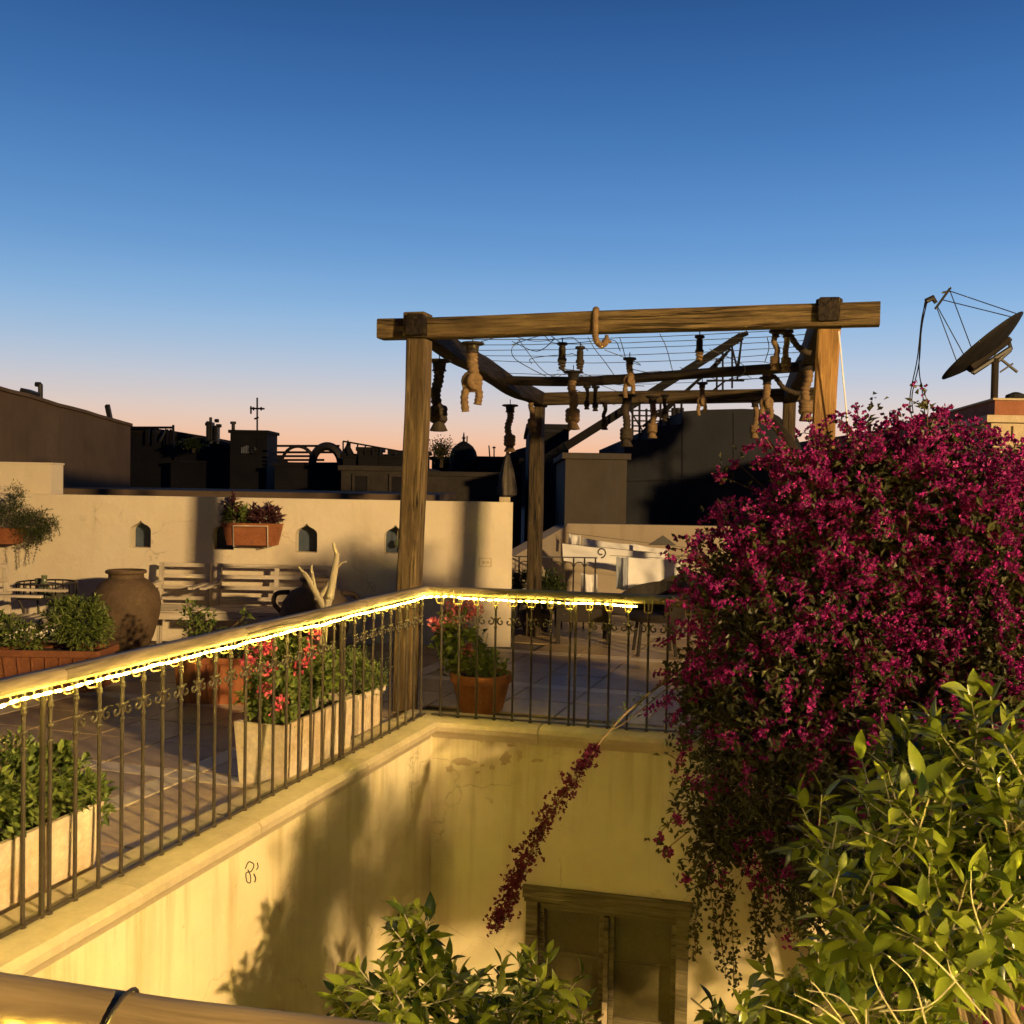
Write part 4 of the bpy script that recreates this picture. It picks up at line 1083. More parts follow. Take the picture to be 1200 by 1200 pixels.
for x0, y0, x1, y1 in ((16, 630, 20, 668), (30, 630, 30, 664), (33, 632, 34, 662), (46, 630, 38, 660), (58, 615, 60, 634), (66, 606, 70, 628), (62, 604, 66, 622), (44, 600, 62, 596)):
    b = MB(); p0, p1 = W_(x0, y0), W_(x1, y1)
    for i in range(40):
        f = i / 40; p = p0.lerp(p1, f) + rdir(r) * .008; b.leaf(p, (rdir(r) + (p1 - p0).normalized() * .3), rdir(r), .022 * (1.1 - .6 * f), .009)
    b.tube([p0, p0.lerp(p1, .5) + rdir(r) * .005, p1], .0016, 4); stuff(b.build('trailing_shoot', 'leaf_dark', wp))
# small metal lantern hanging in the last niche
cx, zb, w, h = niches[3]
lt = thing('hanging_lantern', 'small round metal bell lantern hanging in the niche by the timber post', 'lantern', V((cx + .02, WY + .05, zb + .06)))
b = MB(); b.tube([(cx + .02, WY + .05, zb + h * .93), (cx + .02, WY + .05, zb + .14)], .003, 4); b.build('chain', 'brass_clip', lt)
b = MB(); b.lathe([(0, .0), (.02, .003), (.034, .02), (.036, .035), (.03, .055), (.012, .075), (.0, .08)], (cx + .02, WY + .05, zb + .06), 14, cap=(False, False)); smooth_angle(b.build('shade', 'green_glass', lt))

# ------------------------------------------------------------------ neighbouring roofs and the skyline
def house(name, label, px0, px1, pt, d, depth, mat, zb=-5.9, cat='building', group=None, cap=True, windows=(), rot=0.0, capmat=None):
    "block whose front face spans px0..px1 at distance d, its top seen at pt; windows as (px0, px1, ptop, pbottom)"
    a, c = At(px0, pt, d), At(px1, pt, d); zt = (a.z + c.z) / 2
    t = thing(name, label, cat, V(((a.x + c.x) / 2, d + depth / 2, zb)), group)
    b = MB(); b.box(a.x, c.x, d, d + depth, zb, zt - .10); b.build('wall', mat, t)
    b = MB(); b.box(a.x - .06, c.x + .06, d - .06, d + depth + .06, zt - .099, zt, .01); b.build('parapet', capmat or mat, t)
    for (w0, w1, wt0, wb) in windows:
        p, q = At(w0, wb, d), At(w1, wt0, d)
        b = MB(); b.box(p.x, q.x, d - .02, d + .01, p.z, q.z); w = b.build('window', 'far_dark', t)
        for x0, x1, z0, z1 in ((p.x - .05, p.x, p.z, q.z), (q.x, q.x + .05, p.z, q.z), (p.x - .05, q.x + .05, q.z, q.z + .05), (p.x - .08, q.x + .08, p.z - .06, p.z)):
            b = MB(); b.box(x0, x1, d - .06, d + .008, z0, z1); b.build('frame', mat, w)
    return t
# brown wall receding on the left
t = thing('neighbour_house', 'brown mud plastered house wall rising behind the low wall', 'building', V((-6.6, 15, -5.9)))
pa, pb = At(-60, 440, 12.0), At(153, 499, 17.6)
b = MB(); dn = (flat(pb) - flat(pa)).normalized(); nn = V((-dn.y, dn.x, 0)); nn = nn if nn.x < 0 else -nn
top = []
for i in range(13):
    f = i / 12; z = pa.z + (pb.z - pa.z) * f + .012 * noise.noise(V((f * 7, 2, 5)))
    top.append(flat(pa).lerp(flat(pb), f) + V((0, 0, z)))
b.prism([flat(pa) + V((0, 0, -5.9))] + top + [flat(pb) + V((0, 0, -5.9))], nn * 3.5); b.l = [V(((v - pa).dot(dn), (v - pa).dot(nn), v.z)) for v in b.v]
recalc(b.build('wall', 'mud', t))
for k in range(12):
    b = MB(); b.beam(top[k] + nn * .08 + V((0, 0, .015)), top[k + 1] + nn * .08 + V((0, 0, .015)), .24, .05, .008); b.build('coping', 'mud', t)
OW = lambda px, py: OnV(px, py, pa, dn)[2] + nn * .22 + V((0, 0, .07))
q = OW(62, 470); b = MB(); b.tube(curve([q + V((.04, 0, -.25)), q + V((.04, 0, .13)), q + V((.03, 0, .16)), q + V((-.03, 0, .165))], 4), .035, 8); b.build('flue', 'black_iron', t)
q = OW(53, 468); b = MB(); b.obox(q + V((0, 0, .0)), V((.9, 0, -.3)).normalized(), Y, V((.3, 0, .9)).normalized(), .16, .3, .11, .01); b.build('roof_box', 'black_iron', t)
q = OW(31, 466); b = MB(); b.lathe([(.0, 0), (.05, .01), (.05, .05), (.02, .08), (0, .085)], q - V((0, 0, .05)), 10, cap=(False, False)); b.build('vent', 'black_iron', t)
q = OW(148, 500); b = MB(); b.beam(q - V((0, 0, .2)), OW(141, 480), .07, .07, .004); b.build('pole', 'black_iron', t)
# flat mud roof just behind the wall
house('low_roof', 'low flat brown roof edge showing just above the cream wall', -40, 505, 575, 12.6, 4.5, 'mud')

# barrel vaulted market roof, ribbed
t = thing('vaulted_roof', 'dark barrel vaulted market hall roof with curved ribs', 'building', V((-14, 40, -5.9)))
d0 = 38.0
def vault(d0, px0, pxc, pys, rw, n=26):
    pts = []
    c = At(pxc, 0, d0).x
    for i in range(n + 1):
        f = i / n; x = c - rw + 2 * rw * f
        pts.append(V((x, d0, pys + math.sqrt(max(0, 1 - (2 * f - 1) ** 2)) * rw * .25)))
    return pts
zsp = At(200, 560, d0).z
arcp = vault(d0, 0, 100, zsp, At(330, 0, d0).x - At(100, 0, d0).x)
b = MB(); b.prism([V((arcp[0].x, d0, -5.9))] + arcp + [V((arcp[-1].x, d0, -5.9))], (0, 5, 0)); recalc(b.build('vault', 'far_dark', t))
for yy in (0, 2, 4):
    b = MB(); b.tube([p + V((0, yy - .05, .04)) for p in arcp], .12, 6); b.build('rib', 'far_brown', t)
z1 = arcp[13].z
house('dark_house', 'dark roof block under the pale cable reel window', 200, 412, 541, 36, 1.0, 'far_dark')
# roof cage of thin rails
t = thing('roof_cage', 'thin metal rail cage standing on the market roof', 'railing', At(180, 512, 37))
def rails(t, segs, d, r, mat='black_iron', name='rail'):
    for s_ in segs:
        b = MB(); b.tube([At(x, y, d) for x, y in s_], r, 5); b.build(name, mat, t)
rails(t, [[(155, 501), (203, 501)], [(174, 503), (174, 520)], [(182, 502), (182, 520)], [(203, 498), (203, 525)], [(196, 503), (196, 522)], [(188, 517), (195, 503)], [(200, 503), (200, 524)]], 37, .045)
# cell antennas
t = thing('antenna_mast', 'cluster of black phone mast panels on a roof', 'antenna', At(248, 522, 33))
rails(t, [[(247, 520), (247, 489)], [(255, 520), (255, 497)]], 33, .05, name='mast')
for x, y0, y1, w in ((245.5, 494, 517, 2.2), (249, 495, 516, 1.8), (255, 499, 517, 2.0)):
    a, c = At(x - w, y1, 32.8), At(x + w, y0, 32.8); b = MB(); b.box(a.x, c.x, 32.6, 32.9, a.z, c.z, .02); b.build('panel', 'black_iron', t)
for x, y in ((254, 493), (257, 499), (243, 497)):
    b = MB(); b.lathe([(0, -.06), (.07, -.05), (.08, .0), (.07, .05), (0, .06)], At(x, y, 32.7), 10, cap=(False, False)); b.build('drum', 'black_iron', t)
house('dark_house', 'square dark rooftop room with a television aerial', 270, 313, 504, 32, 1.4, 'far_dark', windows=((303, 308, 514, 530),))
t = thing('television_aerial', 'thin television aerial on the square dark rooftop room', 'antenna', At(301, 503, 33))
rails(t, [[(301.5, 507), (301.5, 466)], [(293, 478.5), (310, 479)], [(294, 476), (294, 485)], [(298, 491), (303, 489)], [(297, 477), (297, 481)], [(306, 477), (306, 481)]], 33, .03, name='rod')
t = thing('flue_pipe', 'short dark flue pipe with a cap on the rooftop room', 'pipe', At(273.5, 506, 33))
rails(t, [[(273.5, 507), (273.5, 497)]], 33, .06, name='pipe'); rails(t, [[(273.5, 497), (273.5, 494)]], 33, .10, name='cowl')
# pale cable reel window between the dark roofs
t = thing('roof_screen', 'small pale slatted screen among the dark roofs', 'screen', At(288, 533, 31.9))
for k in range(7):
    x = 283 + k * 1.9; a, c = At(x, 531, 31.9), At(x + 1.0, 522 + abs(k - 3) * .8, 31.9); b = MB(); b.box(a.x, c.x, 31.85, 31.93, a.z, c.z); b.build('slat', 'cloth_blue', t)
b = MB(); b.tube([At(296 + 3 * math.cos(i * .5), 527 + 3.4 * math.sin(i * .5), 31.8) for i in range(14)], .05, 5); b.build('ring', 'black_iron', t)
# arched rails
t = thing('arched_frame', 'row of dark arched hoops and rails on a far roof', 'frame', At(360, 543, 30))
rails(t, [[(325, 522.5), (398, 522.5)], [(325, 530), (395, 530)], [(325, 534.5), (366, 534.5)], [(325, 539), (380, 539)], [(325, 543), (400, 543)]], 30, .035)
for c, rw, rh, w in ((349, 19, 21, .05), (383, 17, 21, .13)):
    b = MB(); b.tube([At(c - rw * math.cos(i * PI / 18), 544 - rh * math.sin(i * PI / 18), 30) for i in range(19)], w, 6); b.build('hoop', 'black_iron', t)
house('dark_house', 'low dark roof clutter beneath the arched hoops', 322, 402, 543, 29.8, 1.0, 'far_dark')
# houses behind the wall, centre
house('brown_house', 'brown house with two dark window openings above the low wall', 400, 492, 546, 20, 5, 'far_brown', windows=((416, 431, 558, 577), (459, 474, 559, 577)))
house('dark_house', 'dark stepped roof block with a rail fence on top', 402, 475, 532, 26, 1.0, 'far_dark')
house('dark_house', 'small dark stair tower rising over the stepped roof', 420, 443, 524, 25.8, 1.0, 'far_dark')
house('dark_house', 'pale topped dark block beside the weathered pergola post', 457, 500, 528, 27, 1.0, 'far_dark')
t = thing('roof_fence', 'sloping thin wire fence above the stepped dark roof', 'fence', At(430, 530, 25.9))
rails(t, [[(402, 517), (470, 529)], [(402, 517), (402, 535)]] + [[(410 + k * 9, 518.5 + k * 1.6), (410 + k * 9, 533)] for k in range(7)], 25.7, .022)
t = thing('spire', 'small dark pointed spire on the stepped roof', 'spire', At(407.5, 535, 26.2))
p = At(407.5, 535, 26.2); b = MB(); b.lathe([(.18, 0), (.16, .08), (.05, .28), (.01, .42), (0, .43)], p, 8, cap=(True, False)); b.build('cone', 'far_dark', t)
house('brown_house', 'long plain brown house below the dark dome', 494, 606, 553, 21, 6, 'far_brown')
house('dark_house', 'dark block carrying the domed roof', 506, 612, 536, 31, 8, 'far_dark')
# dome
p = At(543, 543, 30.5); R = At(559.5, 543, 30.5).x - p.x
t = thing('mosque_dome', 'dark ribbed dome with a finial against the sunset', 'dome', p)
b = MB(); b.lathe([(R * 1.02, -.3), (R * 1.02, .05), (R, .12), (R * .98, R * .45), (R * .88, R * .85), (R * .66, R * 1.2), (R * .38, R * 1.42), (R * .14, R * 1.55), (0, R * 1.6)], p, 28, cap=(True, False), wob=lambda a, i: 1 + .012 * math.cos(a * 14)); smooth_angle(b.build('shell', 'far_dark', t), 50)
b = MB(); b.lathe([(.035, R * 1.55), (.035, R * 1.75), (.08, R * 1.8), (.03, R * 1.86), (.02, R * 2.1), (0, R * 2.25)], p, 8, cap=(False, False)); b.build('finial', 'black_iron', t)
b = MB(); b.tube([p + V((.1, 0, R * 1.5)), p + V((.1, 0, R * 1.95))], .02, 5); b.build('rod', 'black_iron', t)
# winter tree beside the dome
t = thing('bare_tree', 'sparse dark tree beside the dome', 'tree', At(517, 545, 28)); r = random.Random(9)
p = At(517, 548, 28); b = MB(); b.tube([p, p + V((.02, 0, .4))], .05, 6); b.build('trunk', 'bark', t)
bb = MB()
for k in range(70):
    e_ = At(518 + r.gauss(0, 7), 525 + r.gauss(0, 5.5), 28 + r.uniform(-.3, .3)); s_ = p + V((r.uniform(-.15, .15), 0, r.uniform(.25, .5))); bb.tube([s_, s_.lerp(e_, .6) + rdir(r) * .06, e_], [.016, .010, .005], 4)
stuff(bb.build('twigs', 'bark', t))
lb = MB()
for k in range(900): lb.leaf(At(517 + r.gauss(0, 7.5), 527 + r.gauss(0, 6), 28 + r.uniform(-.3, .3)), rdir(r), rdir(r), .05, .04)
stuff(lb.build('crown', 'leaf_dark', t))
t = thing('roof_tree', 'small dark rounded tree crown on the market skyline', 'tree', At(227, 530, 34)); p = At(227, 530, 34)
b = MB(); b.tube([p, p + V((0, 0, .3))], .05, 6); b.build('trunk', 'bark', t); lb = MB()
for k in range(1300): lb.leaf(At(227 + r.gauss(0, 6), 518.5 + abs(r.gauss(0, 3.5)) - 3, 34 + r.uniform(-.4, .4)), rdir(r), rdir(r), .10, .07)
stuff(lb.build('crown', 'leaf_dark', t))
house('dark_house', 'low dark roof right of the dome with two thin aerials', 560, 606, 535, 29, 3, 'far_dark')
t = thing('television_aerial', 'pair of thin leaning aerials on the low roof by the dome', 'antenna', At(576, 536, 29.2)); rails(t, [[(574, 536), (573, 522)], [(579, 536), (579, 523)], [(577, 524.5), (581, 524.5)]], 29.2, .02, name='rod')
# far hill
t = MB(); hp = [At(x, y, 420) for x, y in ((560, 545), (590, 535), (605, 527), (622, 522), (645, 530), (700, 536), (760, 540))]
t.prism([V((p.x, 420, -6)) for p in (hp[0],)] + hp + [V((hp[-1].x, 420, -6))], (0, 60, 0)); structure(recalc(t.build('hill', 'far_brown')))
# closed parasol behind the wall end
p = V((At(594, 580, 11.5).x, 11.5, 0)); zc = At(594, 528, 11.5).z; zb = At(594, 582, 11.5).z
t = thing('closed_parasol', 'folded brown parasol standing behind the end of the low wall', 'parasol', p)
b = MB(); b.tube([p, p + V((0, 0, zc + .02))], .018, 8); b.build('pole', 'dark_wood', t)
b = MB(); b.lathe([(.05, zb), (.095, zb + .02), (.10, zb + .08), (.065, zb + (zc - zb) * .55), (.03, zb + (zc - zb) * .85), (.006, zc)], p, 20, cap=(False, False), wob=lambda a, i: 1 + .16 * math.cos(a * 6)); b.build('canopy', 'parasol', t)
b = MB(); b.lathe([(0, 0), (.2, 0), (.2, .04), (.04, .07), (.03, .2), (0, .2)], p, 18, cap=(False, False)); b.build('base', 'black_iron', t)

# ------------------------------------------------------------------ right hand roofs
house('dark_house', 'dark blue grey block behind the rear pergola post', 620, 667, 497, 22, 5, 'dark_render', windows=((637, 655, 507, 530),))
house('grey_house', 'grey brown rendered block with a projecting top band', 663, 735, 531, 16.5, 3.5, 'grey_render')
# big rounded grey building
t = thing('grey_house', 'large dark grey building with one rounded shoulder, above the laundry', 'building', V((3.5, 19, -5.9)))
d0 = 17.5; a = At(731, 518, d0); pts = [V((a.x, d0, -5.9)), V((a.x, d0, At(731, 515, d0).z)), At(765, 515, d0), At(766, 500, d0), At(798, 497, d0), At(800, 482, d0)]
pts += [At(x, y, d0) for x, y in ((830, 480), (870, 479), (898, 480), (913, 488), (926, 500), (936, 516), (943, 535), (945, 560))] + [V((At(945, 560, d0).x, d0, -5.9))]
b = MB(); b.prism(pts, (0, 5, 0)); recalc(b.build('wall', 'dark_render', t))
b = MB(); b.tube([At(735, 563, d0 - .02), At(812, 561, d0 - .02), At(900, 562, d0 - .02)], .025, 5); b.build('string_course', 'dark_render', t)
for x in (800, 860):
    b = MB(); b.tube([At(x, 484, d0 - .02), At(x, 612, d0 - .02)], .012, 4); b.build('downpipe', 'dark_render', t)
house('dark_house', 'far dark roof line between the pine post and the dish', 975, 1042, 513, 24, 5, 'far_dark')
t = thing('flue_pipe', 'short flue on the far dark roof line near the dish', 'pipe', At(1019, 514, 24.5)); rails(t, [[(1018.5, 515), (1018.5, 498)]], 24.5, .05, name='pipe'); rails(t, [[(1018.5, 499.5), (1018.5, 497)]], 24.5, .08, name='cowl')
house('dark_house', 'small dark roof hut right of the flue', 1022, 1060, 506, 23.5, 3, 'far_dark')
# inclined steel frame and scaffold over the roofs
t = thing('inclined_frame', 'dark inclined steel roof frame leaning over the scaffold', 'frame', At(760, 520, 20))
b = MB(); b.beam(At(662, 524, 20), At(866, 396, 20), .5, .16, .01); b.build('main_spar', 'dish', t)
b = MB(); b.tube([At(862, 396, 19.8), At(876, 390, 19.8)], .05, 5); b.build('tip', 'dish', t)
for k in range(4):
    b = MB(); b.tube([At(780 - k * 9, 482 + k * 6, 20.2), At(856 - k * 4, 409 + k * 5, 20.2)], .028, 5); b.build('side_bar', 'dish', t)
rails(t, [[(869, 397), (864, 445)], [(858, 408), (864, 432)], [(864, 432), (869, 400)], [(858, 395), (858, 455)], [(847, 412), (847, 460)], [(840, 420), (840, 462)], [(828, 446), (872, 446)], [(835, 458), (850, 446)]], 20.1, .02, 'dish', 'strut')
t = thing('scaffold', 'dark steel scaffold of thin poles and braces on the grey building', 'scaffold', At(770, 516, 19))
for k in range(9):
    x = 733 + k * 8.2; b = MB(); b.tube([At(x, 516, 19), At(x, 479 - (k % 3) * 5, 19)], .022, 5); b.build('pole', 'black_iron', t)
for y in (481, 487, 493, 499, 505):
    b = MB(); b.tube([At(742, y, 19.03), At(800, y + 1, 19.03)], .015, 5); b.build('ledger', 'black_iron', t)
for x0, x1 in ((746, 772), (772, 796), (796, 824), (760, 738)):
    b = MB(); b.tube([At(x0, 516, 19.06), At(x1, 480, 19.06)], .015, 5); b.build('brace', 'black_iron', t)
for x in (789, 794, 799): 
    b = MB(); b.tube([At(x, 516, 18.9), At(x, 478, 18.9)], .04, 5); b.build('pole', 'black_iron', t)
# parapet behind the washing
t = thing('terrace_wall', 'cream parapet behind the white washing, below the grey building', 'wall', V((3, 14.2, 0)))
yb = 14.2; zt = At(750, 615, yb).z
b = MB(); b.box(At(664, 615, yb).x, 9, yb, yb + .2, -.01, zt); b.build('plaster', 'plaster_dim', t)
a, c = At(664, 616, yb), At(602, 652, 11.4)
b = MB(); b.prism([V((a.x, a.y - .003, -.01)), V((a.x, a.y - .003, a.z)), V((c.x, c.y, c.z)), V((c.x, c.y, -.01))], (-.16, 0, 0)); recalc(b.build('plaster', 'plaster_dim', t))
q = At(777, 635, yb - .02); b = MB(); b.prism([q + V((-.20, 0, -.045)), q + V((0, 0, .09)), q + V((.19, 0, -.045))], (0, .03, 0)); recalc(b.build('vent', 'black_iron', t))
# washing lines
def cloth(label, corners, d, mat, seed, drop=0.0):
    "sheet from its four picture corners (top left, top right, bottom right, bottom left), rippled, hung at distance d"
    P = [At(x, y, d) for x, y in corners]; b = MB(); nx, nz_ = 22, 12; vs = []
    for side in (0, 1):
        for j in range(nz_ + 1):
            for i in range(nx + 1):
                f, g_ = i / nx, j / nz_
                p = P[0].lerp(P[1], f).lerp(P[3].lerp(P[2], f), g_)
                p += V((0, .045 * math.sin(f * 9 + seed) * (.3 + g_) + .02 * noise.noise(V((f * 6, g_ * 3, seed))), -.015 * math.sin(f * PI) * (1 - g_)))
                vs.append(p + V((0, .003 * side, 0)))
    n = (nx + 1) * (nz_ + 1); fs = []
    for side in (0, 1):
        for j in range(nz_):
            for i in range(nx):
                k = side * n + j * (nx + 1) + i; f_ = (k, k + 1, k + nx + 2, k + nx + 1); fs.append(f_ if side else f_[::-1])
    b.add(vs, fs); return tag(b.build('hanging_cloth', mat, None, True), label, 'laundry')
cloth('long white sheet pegged in a sloping strip behind the small rail', [(659, 637), (772, 647), (756, 677), (660, 657)], 12.2, 'cloth', 1)
cloth('small white towel hanging nearest the slanting wall', [(667, 625), (681, 627), (679, 644), (666, 640)], 13.2, 'cloth', 2)
cloth('white cloth with a grey lower edge on the upper washing line', [(683, 630), (742, 638), (742, 655), (682, 645)], 13.3, 'cloth', 3)
cloth('wide white sheet on the upper washing line before the parapet', [(742, 637), (783, 643), (782, 662), (741, 655)], 13.2, 'cloth', 4)
cloth('white tablecloth hanging low on the right of the washing', [(722, 652), (800, 655), (794, 688), (733, 690)], 11.6, 'cloth', 5)
cloth('grey blue garment pegged over the white tablecloth', [(722, 652), (737, 652), (736, 692), (722, 690)], 11.5, 'cloth_blue', 6)
cloth('small white cloth hanging under the long sheet', [(681, 671), (700, 673), (700, 696), (681, 694)], 11.8, 'cloth', 8)
for k, (x0, y0, x1, y1, d) in enumerate(((655, 636, 835, 655, 12.2), (662, 624, 838, 646, 13.25), (715, 651, 840, 657, 11.55))):
    b = MB(); p0, p1 = At(x0, y0, d), At(x1, y1, d); b.tube([p0.lerp(p1, i / 10) for i in range(11)], .004, 4)
    tag(b.build('washing_line', 'wire'), ('washing line carrying the long sloping sheet', 'upper washing line close to the cream parapet', 'washing line carrying the tablecloth and grey garment')[k], 'line')
# small iron rail with arches and a curl
p0, p1 = At(602, 652, 11.2), At(700, 655, 11.2); zr = p0.z
t = thing('iron_railing', 'small black iron stair railing with arches and a curled end, by the washing', 'railing', V((p0.x, 11.2, 0)))
b = MB(); b.beam((p0.x, 11.2, zr), (p1.x, 11.2, zr), .03, .012, .001); b.build('top_bar', 'black_iron', t)
n = 7
for k in range(n + 1):
    x = p0.x + .06 + (p1.x - p0.x - .08) * k / n; b = MB(); b.tube([(x, 11.2, 0), (x, 11.2, zr)], .009, 6); b.build('baluster', 'black_iron', t)
    if k < n:
        w = (p1.x - p0.x - .08) / n; b = MB(); b.tube(arc((x + w / 2, 11.2, zr - .10), w / 2 - .01, PI, 0, X, Z, 10), .005, 5); b.build('arch', 'black_iron', t)
b = MB(); b.tube([V((p1.x, 11.2, zr)) + V((.04 + .055 * (1 - i * .03) * math.sin(i * .36), 0, .06 - .06 * (1 - i * .035) * math.cos(i * .36))) for i in range(20)], .008, 6); b.build('curl', 'black_iron', t)
# shrub behind the rear post, wicker seats, woven table
t = thing('potted_shrub', 'dark rounded shrub in a low pot behind the rear pergola post', 'plant', V((At(628, 690, 11.0).x, 11.0, 0))); c = V(t['_org'])
b = MB(); b.lathe([(.13, 0), (.18, .2), (.19, .22), (.16, .22), (.15, .19)], c, 24); smooth_angle(b.build('pot', 'clay_dark', t)); bush(t, [(c + V((0, 0, .48)), .30, .22), (c + V((.15, 0, .42)), .2, .16)], 2600, .05, .025, 'leaf_dark', 40)
def tub_chair(label, p, rz):
    t = thing('wicker_chair', label, 'chair', p, 'wicker chairs'); b = MB(); vs, fs = [], []
    n = 20
    for k in range(n + 1):
        a = rz + PI * (-.15 + 1.3 * k / n); h = .56 + .11 * math.sin(PI * k / n)
        for rr_, z in ((.27, .36), (.31, .5), (.335, h), (.315, h + .01), (.29, .5), (.25, .36)): vs.append(p + V((rr_ * math.cos(a), rr_ * math.sin(a), z)))
    for k in range(n):
        for j in range(6): fs.append((k*6+j, k*6+(j+1) % 6, k*6+6+(j+1) % 6, k*6+6+j))
    fs += [tuple(range(5, -1, -1)), tuple(n*6+j for j in range(6))]
    b.add(vs, fs); recalc(b.build('backrest', 'wicker', t)); 
    b = MB(); b.lathe([(0, .33), (.26, .33), (.28, .37), (.25, .40), (0, .41)], p, 24, cap=(False, False)); smooth_angle(b.build('seat', 'wicker', t))
    for k in range(4):
        a = PI / 4 + k * PI / 2; q = V((math.cos(a), math.sin(a), 0)); b = MB(); b.tube([p + q * .2 + V((0, 0, .35)), p + q * .25], .016, 6); b.build('leg', 'wicker', t)
    return t
tub_chair('dark wicker tub chair before the white tablecloth', V((At(768, 700, 9.6).x, 9.6, 0)), -.9)
tub_chair('dark wicker tub chair half hidden by the bougainvillea', V((At(808, 700, 10.4).x, 10.4, 0)), -.5)
t = thing('woven_table', 'low dark woven table on the far terrace behind the short railing', 'table', V((At(682, 740, 10.3).x, 10.3, 0))); c = V(t['_org'])
b = MB(); b.obox(c + V((0, 0, .40)), X, Y, Z, .58, .5, .05, .008); b.build('top', 'wicker', t); b = MB(); b.obox(c + V((0, 0, .30)), X, Y, Z, .52, .44, .14, .006); b.build('apron', 'wicker', t)
for i in (-1, 1):
    for j in (-1, 1):
        b = MB(); b.beam(c + V((i * .25, j * .21, 0)), c + V((i * .25, j * .21, .37)), .045, .045, .004, up=X); b.build('leg', 'wicker', t)

# ------------------------------------------------------------------ corner house on the right, with the dish
ca = flat(At(1166, 470, 10.0)); zt = At(1166, 469, 10.0).z
cb = flat(At(1012, 514, 16.8)); dd = (cb - ca).normalized(); nd = V((-dd.y, dd.x, 0)); nd = nd if nd.x < 0 else -nd
t = thing('corner_house', 'old house corner with red parapet and ornate cream cornice under the dish', 'building', ca + V((2, 3, -5.9)))
Ld = (cb - ca).length
def side(name, mat, z0, z1, o0, o1, ext=0):
    b = MB(); pl_ = [ca + nd * o1 + V((0, 0, z0)) , cb + nd * o1 + V((0, 0, z0)), cb + V((4, 0, z0)), ca + V((4, 0, z0))]
    pl_[0] = pl_[0] - Y * o0; pl_[3] = pl_[3] - Y * o0
    b.prism(pl_, (0, 0, z1 - z0)); return recalc(b.build(name, mat, t))
side('parapet', 'brick_red', zt - .15, zt, .0, .0)
side('cap', 'cream_trim', zt + .001, zt + .02, .03, .03)
side('ledge', 'cream_trim', zt - .22, zt - .151, .12, .12)
side('frieze', 'cream_trim', zt - .46, zt - .221, .05, .05)
side('wall', 'cream_trim', -5.9, zt - .461, .0, .0)
for k in range(10):
    x = ca.x - .02 + k * .17; b = MB(); b.box(x, x + .13, ca.y - .075, ca.y - .05, zt - .40, zt - .25, .006); b.build('panel', 'cream_trim', t)
    b = MB(); b.lathe([(0, -.02), (.045, -.015), (.05, .0), (.045, .015), (0, .02)], (x + .06, ca.y - .06, zt - .50), 10, sy=.8, cap=(False, False)); b.build('bracket', 'cream_trim', t)
for k in range(24):
    q = ca + dd * (.3 + k * .26) + nd * .055; b = MB(); b.obox(q + V((0, 0, zt - .36)), dd, nd, Z, .07, .03, .2, .005); b.build('dentil', 'dark_render', t)
q = At(1190, 468, 10.15); b = MB(); b.lathe([(0, 0), (.10, .0), (.09, .05), (.03, .075), (0, .08)], V((q.x, 10.15, zt + .02)), 12, cap=(False, False)); b.build('roof_stone', 'far_dark', t)
# dish
dp = V((At(1165, 470, 10.25).x, 10.25, zt + .02))
t = thing('satellite_dish', 'large dark satellite dish on a stout post, feed held by thin rods', 'satellite dish', dp)
dc = At(1151, 406, 10.2); axd = V((-.60, .30, .77)).normalized(); s1 = axd.cross(Y).normalized(); s2 = axd.cross(s1)
RD = 56 / FPX * 10.2; b = MB(); vs = []; n = 40
for side_ in (0, 1):
    for i in range(9):
        r_ = RD * i / 8; z = .16 * RD * (i / 8) ** 2 * 1.4 - (.008 if side_ else 0) - .10
        for k in range(n):
            a = 2 * PI * k / n; vs.append(dc + s1 * (r_ * math.cos(a)) + s2 * (r_ * math.sin(a)) + axd * z)
fs = []
for side_ in (0, 1):
    o_ = side_ * 9 * n
    for i in range(8):
        for k in range(n):
            j = (k + 1) % n; f_ = (o_+i*n+k, o_+i*n+j, o_+(i+1)*n+j, o_+(i+1)*n+k); fs.append(f_ if side_ else f_[::-1])
for k in range(n): j = (k + 1) % n; fs.append((8*n+k, 8*n+j, 17*n+j, 17*n+k))
b.add(vs, fs); recalc(b.build('reflector', 'dish', t, True))
b = MB(); b.tube([dp, V((dp.x, dp.y, At(1166, 420, 10.25).z))], .035, 12); b.build('post', 'dark_wood', t)
D = lambda x, y, d=10.25: At(x, y, d)
for nm, a, c, r_ in (('mount_arm', (1140, 437), (1184, 408), .026), ('mount_arm', (1134, 433), (1140, 437), .014), ('mount_arm', (1181, 396), (1185, 410), .018), ('actuator', (1163, 413), (1192, 436), .014), ('actuator', (1172, 436), (1187, 426), .009), ('mount_arm', (1168, 424), (1184, 410), .022)):
    b = MB(); b.tube([D(*a), D(*c)], r_, 7); b.build(nm, 'black_iron', t)
b = MB(); q = dc - axd * .06; b.obox(q - axd * .05, s1, s2, axd, RD * 1.0, .12, .05, .01); b.build('back_frame', 'dark_wood', t)
feed = D(1103, 347, 10.1)
b = MB(); b.tube([D(1096, 362, 10.1), D(1114, 337, 10.1)], .012, 6); b.tube([D(1104, 343, 10.1), D(1113, 341, 10.1)], .010, 6); b.build('feed_bar', 'black_iron', t)
b = MB(); b.tube([D(1097, 355, 10.1), D(1093, 349, 10.1), D(1085, 353, 10.1)], [.02, .03, .026], 8); b.build('feed_horn', 'black_iron', t)
rim_ = [dc + s1 * (RD * math.cos(k * .1)) + s2 * (RD * math.sin(k * .1)) + axd * (.16 * RD * 1.4 - .10) for k in range(63)]
